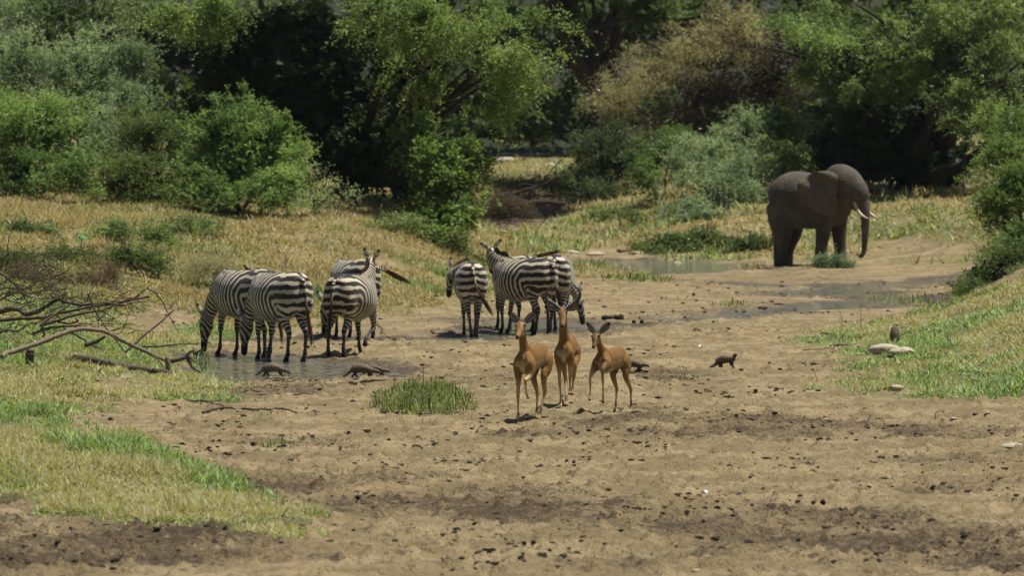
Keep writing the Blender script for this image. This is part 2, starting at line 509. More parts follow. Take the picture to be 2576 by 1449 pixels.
def ground_material():
    m, nt, b = new_mat('river_bed_ground')
    g = attr(nt, 'grass').outputs['Fac']; mud = attr(nt, 'mud').outputs['Fac']; dry = attr(nt, 'dry').outputs['Fac']; wet = attr(nt, 'wet').outputs['Fac']
    n1 = noise(nt, .9, 7, .62); n2 = noise(nt, 7, 6, .68); n3 = noise(nt, 38, 4, .6)
    sand = mixc(nt, ramp(nt, n1, .42, .62), (.220, .168, .084), (.345, .268, .145))
    sand = mixc(nt, ramp(nt, n2, .52, .72), sand, (.110, .078, .044))
    sand = mixc(nt, ramp(nt, n3, .585, .68), sand, (.055, .040, .024))
    mudc = mixc(nt, ramp(nt, n2, .35, .62), (.120, .086, .046), (.066, .046, .026))
    mudc = mixc(nt, ramp(nt, n3, .56, .70), mudc, (.035, .025, .018))
    mf = mathn(nt, 'ADD', mathn(nt, 'ADD', mud, mathn(nt, 'MULTIPLY', mathn(nt, 'SUBTRACT', n2, .5), 1.3)), mathn(nt, 'ADD', mathn(nt, 'MULTIPLY', mathn(nt, 'SUBTRACT', n1, .5), 1.1), mathn(nt, 'MULTIPLY', mathn(nt, 'SUBTRACT', n3, .5), 1.6)))
    c = mixc(nt, ramp(nt, mf, .27, 1.0), sand, mudc)
    gr = mixc(nt, dry, (.16, .175, .055), (.29, .235, .10))
    gr = mixc(nt, ramp(nt, n2, .45, .7), gr, (.11, .085, .04))
    n4 = noise(nt, 22, 3, .7)
    gr = mixc(nt, ramp(nt, n4, .30, .50), (.055, .060, .022), gr)
    gr = mixc(nt, ramp(nt, n4, .58, .74), gr, (.36, .32, .15))
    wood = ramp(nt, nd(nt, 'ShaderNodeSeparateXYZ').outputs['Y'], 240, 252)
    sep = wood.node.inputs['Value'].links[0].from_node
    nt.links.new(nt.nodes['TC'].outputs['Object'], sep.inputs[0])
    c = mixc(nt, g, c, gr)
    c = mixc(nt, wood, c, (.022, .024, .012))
    nt.links.new(c, b.inputs['Base Color'])
    r = mathn(nt, 'MULTIPLY_ADD', wet, -.45); r.node.inputs[2].default_value = .95
    nt.links.new(r, b.inputs['Roughness'])
    b.inputs['Specular IOR Level'].default_value = .25
    hh = mathn(nt, 'ADD', mathn(nt, 'MULTIPLY', n2, 1.0), mathn(nt, 'MULTIPLY', n3, .7))
    bump(nt, b, hh, 1.0, .075)
    return m

def water_material():
    m, nt, b = new_mat('shallow_water')
    n1 = noise(nt, 3.0, 5, .65); 
    nt.links.new(mixc(nt, ramp(nt, n1, .4, .6), (.10, .09, .066), (.22, .205, .17)), b.inputs['Base Color'])
    b.inputs['Roughness'].default_value = .06
    b.inputs['Specular IOR Level'].default_value = 1.0
    tc = nd(nt, 'ShaderNodeTexCoord'); mp = nd(nt, 'ShaderNodeMapping'); mp.inputs['Scale'].default_value = (1, .30, 1)
    nt.links.new(tc.outputs['Object'], mp.inputs[0])
    n2 = noise(nt, 4.0, 3, .6, mp.outputs[0])
    bump(nt, b, n2, .9, .12)
    return m
# ------------------------------------------------------------------ setting: ground and water
ground = build_terrain()

def build_water():
    M = water_material()
    V = [(-14, 67, WZ), (20, 67, WZ), (24, 110, WZ), (24, 166, WZ), (-4, 166, WZ), (-14, 110, WZ)]
    o = mesh_from('shallow_water', V, [[0, 1, 2, 3, 4, 5]], M, smooth=False)
    tag(o, kind='structure')
build_water()

def Hq(x, y):
    return Hfull(x, y)[0]

# ------------------------------------------------------------------ grass
def blades(name, x, y, z, length, width, lean, col, mat, parent=None, droop=.35):
    n = len(x)
    az = rng.uniform(0, 2 * np.pi, n); ln = rng.normal(0, 1, n) * lean + lean * .6
    ln = np.clip(ln, -1.45, 1.45)
    dx, dy, dz = np.sin(ln) * np.cos(az), np.sin(ln) * np.sin(az), np.cos(ln)
    wa = np.where(np.abs(ln) > .6, az + np.pi / 2 + rng.normal(0, .35, n), rng.uniform(0, 2 * np.pi, n))
    wx, wy = np.cos(wa) * width * .5, np.sin(wa) * width * .5
    b = np.stack([x, y, z - .01], 1); d = np.stack([dx, dy, dz], 1); w = np.stack([wx, wy, 0 * wx], 1)
    mid = b + d * (length * .55)[:, None]
    tip = mid + (d * np.array([1.35, 1.35, 1 - droop])) * (length * .45)[:, None]
    V = np.stack([b - w, b + w, mid + w * .7, mid - w * .7, tip], 1).reshape(-1, 3)
    i = np.arange(n)[:, None] * 5
    F = np.concatenate([i + [0, 1, 2], i + [0, 2, 3], i + [3, 2, 4]], 0)
    cols = np.repeat(col, 5, 0)
    return mesh_from(name, V, F, mat, parent, smooth=False, attrs={'Col': cols})

STRAW = np.array([.40, .325, .145]); STRAW2 = np.array([.27, .205, .085]); BROWN = np.array([.16, .10, .05])
GREEN = np.array([.085, .15, .03]); LIME = np.array([.27, .35, .075]); DEEP = np.array([.035, .075, .022])

def mat_blades(name, x, y, z, length, width, col, mat):
    # trodden, matted grass: short blades lying over one another
    n = len(x); az = rng.uniform(0, 2 * np.pi, n); ln = rng.uniform(.75, 1.45, n)
    d = np.stack([np.sin(ln) * np.cos(az), np.sin(ln) * np.sin(az), np.cos(ln)], 1)
    w = np.stack([-np.sin(az), np.cos(az), rng.normal(0, .3, n)], 1) * (width * .5)[:, None]
    b = np.stack([x, y, z], 1)
    V = np.stack([b - w, b + w, b + d * length[:, None]], 1).reshape(-1, 3)
    F = np.arange(n)[:, None] * 3 + np.array([0, 1, 2])
    return mesh_from(name, V, F, mat, None, smooth=False, attrs={'Col': np.repeat(col, 3, 0)})

def grass_colours(n, dry):
    """dry 0..1 per blade"""
    r = rng.random(n); r2 = rng.random(n)[:, None]
    straw = STRAW * (1 - r2) + STRAW2 * r2
    green = np.where(rng.random(n)[:, None] < .5, GREEN, LIME) * (.75 + .5 * r2)
    green = np.where(rng.random(n)[:, None] < .15, DEEP, green)
    t = np.clip(sstep(.22, .78, dry) + rng.normal(0, .17, n), 0, 1)[:, None]
    c = green * (1 - t) + straw * t
    c = np.where(rng.random(n)[:, None] < .07, BROWN, c)
    return c * rng.uniform(.8, 1.2, (n, 1))

def scatter(n, d0, d1, pad=.035):
    """points spread over the wedge of land the photograph can see, denser when nearer"""
    d = np.exp(rng.uniform(math.log(d0), math.log(d1), n))
    u = rng.uniform(-.108 - pad, .108 + pad, n)
    return u * d, d

def build_grass():
    groups = [('grass_turf', 43, 64, 520000, .12, .012, 1.25, .62),
              ('grass_turf', 60, 96, 500000, .13, .017, 1.2, .6),
              ('bank_grass', 94, 135, 430000, .19, .026, 1.1, .78),
              ('bank_grass', 133, 240, 170000, .30, .050, 1.05, .8)]
    for name, d0, d1, n, L, W, lean, dr in groups:
        x, y = scatter(n, d0, d1)
        z, g = Hfull(x, y)
        clump = fbm(x * 1.8, y * 1.3, 71, 3)
        keep = rng.random(n) < g * (.35 + .65 * sstep(.30, .52, clump)) * (.85 if d0 > 90 else .85)
        x, y, z, g, clump = x[keep], y[keep], z[keep], g[keep], clump[keep]
        m = len(x)
        dz = fbm(x * .45, y * .28, 81, 3)
        dry = sstep(.38, .60, dz + (dr - .62) * .5)
        if d0 >= 94:
            hb = Hbase(x, y)
            dry = np.clip(dry * .6 + .45 * sstep(.1, .7, hb) + .05, 0, .93)
            # green shore and the greener upper left corner
            dry = dry * (1 - .75 * sstep(-.07, -.10, x / y) * sstep(112, 98, y) * .8)
            if d0 > 130: dry = dry * (1 - .6 * sstep(.42, .6, fbm(x * .3, y * .2, 92, 3)))
        else:
            dry = dry * .72 + .06
            edge = sstep(.95, .5, g)
            dry = dry * (1 - .7 * edge)
        col = grass_colours(m, dry) * (np.array([1.08, 1.24, 1.2]) if d0 < 90 else 1.0)
        length = L * rng.uniform(.5, 1.5, m) * (.6 + .9 * sstep(.4, .7, clump)) * (.4 + .6 * g)
        up = rng.random(m) < (.16 if d0 < 90 else .22) * (.4 + 1.2 * sstep(.45, .6, fbm(x * 2.3, y * 1.5, 111, 2)))
        s = ~up
        o = mat_blades('matted_grass' if d0 < 90 else 'matted_bank_grass', x[s], y[s], z[s], length[s] * .95, W * rng.uniform(1.0, 2.0, s.sum()), col[s], M_GRASS)
        tag(o, kind='stuff')
        o = blades(name, x[up], y[up], z[up], length[up] * .95, W * rng.uniform(.5, 1.1, up.sum()), lean * .6, col[up], M_GRASS)
        tag(o, kind='stuff')
        print(name, m)
build_grass()

# ------------------------------------------------------------------ clods, droppings and stones on the river bed
M_CLOD = plain('dark_clod', (.032, .023, .016), .9, .2, 30, .35, .6, .02)
M_SANDCLOD = plain('sandy_clod', (.15, .105, .062), .95, .15, 30, .3, .6, .02)
M_STONE = plain('pale_stone', (.36, .31, .225), .85, .25, 9, .25, .8, .03)
M_STONE2 = plain('brown_stone', (.17, .11, .075), .85, .25, 9, .25, .8, .03)

def ico():
    t = (1 + 5 ** .5) / 2
    v = np.array([[-1,t,0],[1,t,0],[-1,-t,0],[1,-t,0],[0,-1,t],[0,1,t],[0,-1,-t],[0,1,-t],[t,0,-1],[t,0,1],[-t,0,-1],[-t,0,1]], float)
    v /= np.linalg.norm(v[0])
    f = np.array([[0,11,5],[0,5,1],[0,1,7],[0,7,10],[0,10,11],[1,5,9],[5,11,4],[11,10,2],[10,7,6],[7,1,8],[3,9,4],[3,4,2],[3,2,6],[3,6,8],[3,8,9],[4,9,5],[2,4,11],[6,2,10],[8,6,7],[9,8,1]])
    return v, f

def build_clods():
    v, f = ico()
    for name, mat, n, lo, hi in (('dung_crumbs', M_CLOD, 9500, .006, .040), ('sand_clods', M_SANDCLOD, 3000, .008, .036)):
        x, y = scatter(n * 3, 39, 125)
        z, g = Hfull(x, y)
        cl = fbm(x * .8, y * .5, 101, 3)
        mudm = np.zeros(len(x))
        for P, a, s in BANDS: mudm = np.maximum(mudm, a * sstep(-s, s, poly_sd(x, y, P)))
        p = (1 - g) * (sstep(.46, .66, cl) ** 2 * .8 + .6 * mudm + .03)
        k = np.where(rng.random(len(x)) < p)[0][:n]
        x, y, z = x[k], y[k], z[k]; m = len(x)
        r = lo + (hi - lo) * rng.random(m) ** 4
        r = r * (.65 + y / 170)
        S = v[None] * (r[:, None, None] * rng.uniform(.6, 1.4, (m, 12, 1))) * np.array([1.25, 1.1, .6])
        V = S + np.stack([x, y, z + r * .25], 1)[:, None]
        F = (f[None] + np.arange(m)[:, None, None] * 12).reshape(-1, 3)
        o = mesh_from(name, V.reshape(-1, 3), F, mat, smooth=False)
        tag(o, kind='stuff')
build_clods()
# ------------------------------------------------------------------ animals
def axis_dist(V, S):
    """nearest sample of a lofted part for every vertex: normalised distance and arc length"""
    c = S[:, :3]; s = np.concatenate([[0], np.cumsum(np.linalg.norm(np.diff(c, axis=0), axis=1))])
    r = np.sqrt(np.maximum(S[:, 3], .004) * np.maximum(S[:, 4], .004))
    d = np.linalg.norm(V[:, None] - c[None], axis=2)
    q = d / r[None]
    k = np.argmin(q, 1); i = np.arange(len(V))
    # smooth arc length by projecting on the local tangent
    T = np.gradient(c, axis=0); T /= np.linalg.norm(T, axis=1)[:, None] + 1e-9
    off = ((V - c[k]) * T[k]).sum(1)
    ds = s[1] - s[0] if len(s) > 1 else 0
    return q[i, k], np.clip(s[k] + np.clip(off, -ds, ds), 0, s[-1]), s[-1]

def bake(mb_parts, voxel, it):
    mb = MB(); samples = {}
    for key, (P, kw) in mb_parts.items():
        if P is None:
            mb.add(*kw)
        else:
            V, F, S = loft(P, **kw); mb.add(V, F); samples[key] = catmull(np.asarray(P, float) if np.asarray(P).shape[1] == 5 else np.hstack([P, np.asarray(P)[:, 3:4]]), 60)
    me = remeshed(mb, voxel, it)
    return me, samples

def assign(V, samples, keys):
    Q = []; Sx = []; L = []
    for k in keys:
        q, s, tot = axis_dist(V, samples[k]); Q.append(q); Sx.append(s); L.append(tot)
    Q = np.array(Q); Sx = np.array(Sx)
    return Q, Sx, L, np.argmin(Q, 0)

def strands(name, roots, dirs, length, width, col, mat, parent, bend=None, segs=3):
    """hair as thin tapering ribbons"""
    n = len(roots); roots = np.asarray(roots, float); dirs = np.asarray(dirs, float)
    dirs = dirs / (np.linalg.norm(dirs, axis=1)[:, None] + 1e-9)
    side = np.cross(dirs, rng.normal(0, 1, (n, 3))); side /= np.linalg.norm(side, axis=1)[:, None] + 1e-9
    V = []; cols = []
    for k in range(segs + 1):
        t = k / segs
        p = roots + dirs * (np.asarray(length)[:, None] * t)
        if bend is not None: p = p + np.asarray(bend) * (t * t)
        w = side * (np.asarray(width)[:, None] * (1 - .75 * t) * .5)
        V += [p - w, p + w]; cc = col(t) if callable(col) else col
        cols += [cc, cc]
    V = np.stack(V, 1).reshape(-1, 3); Cc = np.stack(cols, 1).reshape(-1, 3)
    m = (segs + 1) * 2; F = []
    for k in range(segs): F.append(np.arange(n)[:, None] * m + np.array([2 * k, 2 * k + 1, 2 * k + 3, 2 * k + 2]))
    return mesh_from(name, V, np.concatenate(F), mat, parent, smooth=False, attrs={'Col': Cc})

M_HAIR = vcol_material('hair', .7, .3, 60, .2, 0)
M_HIDE = vcol_material('hide', .72, .22, 26, .22, .5, .02)
M_EYE = plain('dark_eye', (.012, .009, .008), .12, .6, 20, 0, 0)

def zebra_material():
    m, nt, b = new_mat('zebra_coat')
    ph = attr(nt, 'phase').outputs['Fac']; dark = attr(nt, 'dark').outputs['Fac']; dirt = attr(nt, 'dirt').outputs['Fac']
    n1 = noise(nt, 6, 3); n2 = noise(nt, 60, 3)
    p = mathn(nt, 'ADD', ph, mathn(nt, 'MULTIPLY', mathn(nt, 'SUBTRACT', n1, .5), .85))
    p = mathn(nt, 'ADD', p, mathn(nt, 'MULTIPLY', mathn(nt, 'SUBTRACT', n2, .5), .10))
    s = mathn(nt, 'SINE', mathn(nt, 'MULTIPLY', p, 2 * math.pi))
    s = mathn(nt, 'ADD', s, mathn(nt, 'MULTIPLY', mathn(nt, 'SUBTRACT', n1, .5), .9))
    f = ramp(nt, s, .10, .32)
    white = mixc(nt, n2, (.42, .36, .25), (.56, .49, .36))
    white = mixc(nt, dirt, white, (.17, .13, .085))
    black = mixc(nt, n1, (.009, .008, .009), (.022, .017, .014))
    c = mixc(nt, f, black, white)
    c = mixc(nt, dark, c, (.012, .010, .009))
    nt.links.new(c, b.inputs['Base Color'])
    b.inputs['Roughness'].default_value = .5; b.inputs['Specular IOR Level'].default_value = .22
    b.inputs['Sheen Weight'].default_value = .1
    bump(nt, b, n2, .2, .004)
    return m
M_ZEBRA = zebra_material()

def hind_leg(y, foot=(0, 0), lift=0, hip=(-.50, 1.0), sc_=1.0):
    """rows of a lofted hind leg; foot = displacement of the hoof (forward, sideways), lift raises it"""
    base = [(-.50, 1.03, .13, .20), (-.52, .86, .128, .195), (-.47, .71, .092, .145), (-.50, .58, .062, .088), (-.585, .475, .046, .062), (-.615, .42, .042, .052),
            (-.60, .32, .031, .036), (-.585, .20, .029, .033), (-.58, .12, .037, .042), (-.55, .065, .035, .036), (-.53, .03, .045, .052), (-.525, .0, .050, .060)]
    out = []
    for x, z, rs, rd in base:
        t = np.clip((1.0 - z) / 1.0, 0, 1)
        out.append((x + foot[0] * t ** 1.1, y * (1 - .32 * t) + foot[1] * t, z + lift * max(0, t - .45) / .55 * 1.0, rs, rd))
    return np.array(out)

def fore_leg(y, foot=(0, 0), lift=0, knee_fwd=0.0):
    base = [(.43, 1.02, .095, .16), (.40, .86, .092, .14), (.37, .72, .074, .10), (.385, .60, .056, .068), (.40, .48, .043, .047), (.405, .42, .044, .047),
            (.395, .34, .031, .033), (.39, .22, .027, .029), (.39, .12, .035, .038), (.415, .065, .032, .034), (.435, .03, .043, .048), (.44, .0, .048, .055)]
    out = []
    for x, z, rs, rd in base:
        t = np.clip((1.0 - z) / 1.0, 0, 1)
        kx = knee_fwd * math.exp(-((z - .44) / .2) ** 2)
        out.append((x + foot[0] * t ** 1.1 + kx, y * (1 - .28 * t) + foot[1] * t, z + lift * max(0, t - .3) / .7, rs, rd))
    return np.array(out)

def root_leg(L, up, ky):
    L = np.asarray(L, float); r = L[0].copy()
    r[1] *= ky; r[2] += up; r[0] -= .0; r[3] *= .45; r[4] *= .6
    L = L.copy(); L[0, 1] *= .82
    return np.vstack([r, L])

def make_zebra(loc, heading, size, neck, head, legs, tail, label, ear_open=.5, seed=0, belly=1.0, tuft_bend=None, mane_light=False, muddy=1.0):
    """neck: rows (x,y,z,rs,rd) from the withers to the poll; head: rows poll -> muzzle; legs: 4 arrays; tail: rows"""
    rz = math.atan2(heading[1], heading[0])
    root = empty('zebra', loc, rz, size)
    tag(root, label, 'zebra', 'zebras drinking and standing at the shallow water')
    torso = [(-.775, 0, 1.04, .07, .12), (-.74, 0, 1.035, .165, .22), (-.66, 0, 1.035, .235, .285), (-.5, 0, 1.035, .275 * belly, .315), (-.28, 0, .985, .295 * belly, .345), (0, 0, .945, .315 * belly, .375),
             (.22, 0, .94, .30 * belly, .37), (.42, 0, .985, .245, .345), (.56, 0, 1.02, .19, .28), (.66, 0, 1.02, .11, .18)]
    parts = {'torso': (torso, dict(n=44, seg=28)), 'neck': (neck, dict(n=24, seg=20)), 'head': (head, dict(n=22, seg=18))}
    legs = [root_leg(L, .22, .5) for L in legs]
    for i, L in enumerate(legs): parts['leg%d' % i] = (L, dict(n=48, seg=16))
    tr = [tuple(t) for t in tail]
    parts['tail'] = (tr, dict(n=20, seg=10))
    # haunch and shoulder muscle, jaw
    for s in (-1, 1):
        parts['m%d' % s] = (None, ball((-.50, s * .12, .98), (.22, .15, .30), 14, 10))
        parts['n%d' % s] = (None, ball((.40, s * .12, .95), (.17, .11, .27), 14, 10))
    me, S = bake(parts, .0165, 7)
    V = vco(me)
    keys = ['torso', 'neck', 'head', 'leg0', 'leg1', 'leg2', 'leg3', 'tail']
    Q, SS, L, k = assign(V, S, keys)
    x, y, z = V.T
    xp, zp = -.36, .86
    dx = np.maximum(x - xp, 0); dz = np.maximum(z - zp, 0) * .85
    r = (dx ** 2.4 + dz ** 2.4) ** (1 / 2.4)
    under = np.maximum(zp - z, 0)
    F = 7.7 * r + 4.0 * r * r + np.abs(y) * .9 * (x < .3)
    rear = (x < xp + .02)
    F = np.where(rear & (z < zp), -(8.2 * under + 3.5 * under ** 2), F)
    phase = F.copy(); dark = np.zeros(len(V)); dirt = np.zeros(len(V))
    # soft weights between parts
    fneck0 = 7.7 * .95 + 4.0 * .9
    ph = {'torso': F}
    ph['neck'] = fneck0 + (SS[1] - .12) * 13.5
    hy = V - S['head'][np.clip((SS[2] / L[2] * 59).astype(int), 0, 59), :3]
    ph['head'] = fneck0 + L[1] * 13.5 + SS[2] * 11 + np.linalg.norm(hy * np.array([.35, 1, .35]), axis=1) * 26
    for i in range(4):
        s = SS[3 + i] - .22
        if i < 2: # hind
            ph['leg%d' % i] = np.where(s < .17, F, -(8.2 * (s - .17) + 8.5 * (s - .17) ** 2))
        else:
            ph['leg%d' % i] = 10.2 + s * 9.5 + 6.0 * s * s - np.abs(x - S['leg%d' % i][0, 0]) * 3.0 * (s < .35)
    ph['tail'] = SS[7] * 24
    W = np.exp(-(Q - Q.min(0)) * np.array([9, 9, 12, 12, 12, 12, 12, 14])[:, None]) ** 1.6
    W /= W.sum(0)
    phase = sum(W[i] * ph[kk] for i, kk in enumerate(keys))
    dark = np.maximum(dark, (k == 2) * sstep(.70, .80, SS[2] / L[2]))
    dark = np.maximum(dark, ((k == 0) & (np.abs(y) < .030) & (z > 1.18)).astype(float))
    for i in range(4):
        kk = k == 3 + i
        t = (SS[3 + i] - .22) / (L[3 + i] - .22)
        dark = np.maximum(dark, kk * sstep(.86, .92, t))
        dark = np.maximum(dark, kk * .8 * muddy * sstep(.42, .80, t + (vnoise(x * 14, y * 14, z * 14) - .5) * .25))
        inner = kk * (np.sign(y) * np.sign(S[keys[3 + i]][0, 1]) < 0)
    dirt = sstep(.45, .8, fbm(x * 3 + seed, y * 3, z * 3 + seed, 3)) * .45 + .35 * sstep(.8, .35, z)
    set_attrs(me, {'phase': phase + seed * .37, 'dark': dark, 'dirt': np.clip(dirt, 0, 1)})
    part_obj('body', me, M_ZEBRA, root)
    # ears
    hd = catmull(np.array(head, float), 40)
    d0 = hd[6, :3] - hd[0, :3]; d0 /= np.linalg.norm(d0)
    sidev = np.array([0, 1, 0.]) - d0 * d0[1]; sidev /= np.linalg.norm(sidev)
    up = np.cross(sidev, -d0); 
    nk = catmull(np.array(neck, float), 40)
    back = -d0
    top = up if np.dot(up, nk[-1, :3] - nk[-8, :3]) > -2 else -up
    # `crest` points away from the throat
    crest = np.cross(d0, sidev)
    if np.dot(crest, np.array([0, 0, 1.0]) + .001 * back) < 0 and abs(crest[2]) > .25: crest = -crest
    for s in (-1, 1):
        b0 = hd[4, :3] + sidev * s * hd[4, 3] * .75 + crest * hd[4, 4] * .75
        e = back * .75 + crest * .55 + sidev * s * ear_open; e /= np.linalg.norm(e)
        rows = [(*(b0 + e * .20 * t), w, .016) for t, w in ((-.15, .022), (.1, .030), (.4, .044), (.65, .040), (.88, .022), (1.0, .006))]
        Ve, Fe, _ = loft(rows, n=16, seg=10, side=tuple(sidev + back * .1))
        tt = np.clip(((Ve - b0) @ e) / .20, 0, 1)
        cc = np.where((tt > .80)[:, None] | ((tt > .22) & (tt < .34))[:, None], [.02, .017, .015], [.44, .41, .35])
        mesh_from('ear', Ve, Fe, M_HAIR, root, attrs={'Col': cc})
    # eyes
    for s in (-1, 1):
        ce = hd[14, :3] + sidev * s * (hd[14, 3] * .93) + crest * hd[14, 4] * .25
        Vb, Fb = ball(ce, .02, 8, 6); mesh_from('eye', Vb, Fb, M_EYE, root)
    # mane: stiff crest of hair in the colours of the neck stripes
    n = 900
    t = rng.random(n) ** .95; idx = np.clip((t * 39).astype(int), 0, 38)
    cpos = nk[idx, :3] + (nk[idx + 1, :3] - nk[idx, :3]) * ((t * 39 - idx)[:, None])
    Tn = np.gradient(nk[:, :3], axis=0); Tn /= np.linalg.norm(Tn, axis=1)[:, None]
    Tn = Tn[idx]; sd = np.array([0, 1.0, 0]) - Tn * Tn[:, 1:2]; sd /= np.linalg.norm(sd, axis=1)[:, None]
    nn = np.cross(sd, Tn); nn = np.where((nn[:, 2] + nn[:, 0] * -.2 < 0)[:, None], -nn, nn)
    rt = cpos + nn * (nk[idx, 4] * .86)[:, None] + sd * rng.normal(0, .010, (n, 1))
    Ln = rng.uniform(.05, .085, n) * (1 - .5 * (t < .12))
    arc = np.linalg.norm(np.diff(nk[:, :3], axis=0), axis=1).sum() * t
    dk = np.sin(2 * np.pi * (fneck0 + (arc - .12) * 13.5 + seed * .37)) > 0
    base = np.where(dk[:, None], [.34, .30, .22], [.03, .024, .02])
    tip = np.array([.045, .026, .015]) if not mane_light else np.array([.26, .14, .05])
    strands('mane', rt, nn + Tn * rng.normal(.05, .12, (n, 1)), Ln, np.full(n, .014), lambda q: base * (1 - q ** 1.5) + tip * q ** 1.5, M_HAIR, root)
    # tail tassel
    tl = catmull(np.array(tr, float), 30); n = 160
    e0 = tl[-1, :3] - tl[-4, :3]; e0 /= np.linalg.norm(e0)
    idx = rng.integers(17, 30, n)
    tb = tl[idx, :3] + rng.normal(0, .010, (n, 3))
    bend = np.array(tuft_bend if tuft_bend is not None else (0, 0, -.05), float)
    br = rng.random((n, 1)); cc = np.array([.05, .028, .018]) * (1 - br) + np.array([.14, .06, .025]) * br
    strands('tail_tassel', tb, e0 + rng.normal(0, .04, (n, 3)), rng.uniform(.18, .38, n), np.full(n, .013), cc, M_HAIR, root, bend=np.tile(bend, (n, 1)), segs=4)
    return root

def graze(yb=0.0, reach=.0, poll_z=.50, roll=0):
    """neck and head lowered to the ground, bent sideways by yb"""
    n = [(.40, 0, 1.12, .13, .235), (.60, yb * .1, 1.02, .115, .215), (.78, yb * .35, .84, .095, .165), (.90 + reach, yb * .7, .66, .078, .118), (.96 + reach, yb * .95, .545, .066, .088)]
    h = [(.93 + reach, yb * .98, .61, .06, .085), (.99 + reach, yb * 1.02, .51, .092, .140), (1.03 + reach, yb * 1.06, .38, .088, .130), (1.06 + reach, yb * 1.08, .24, .056, .070), (1.075 + reach, yb * 1.09, .12, .052, .058), (1.075 + reach, yb * 1.1, .05, .044, .045)]
    return n, h

def tail_down(side=0.0, back=.05):
    return [(-.74, 0, 1.24, .034, .034), (-.80, 0, 1.19, .030, .030), (-.83, side * .1, 1.05, .026, .026), (-.84 - back * .3, side * .3, .88, .021, .021), (-.85 - back * .6, side * .6, .72, .016, .016), (-.85 - back, side, .60, .012, .012)]

def place(px, py, D=None):
    p = hit(px, py)
    return p

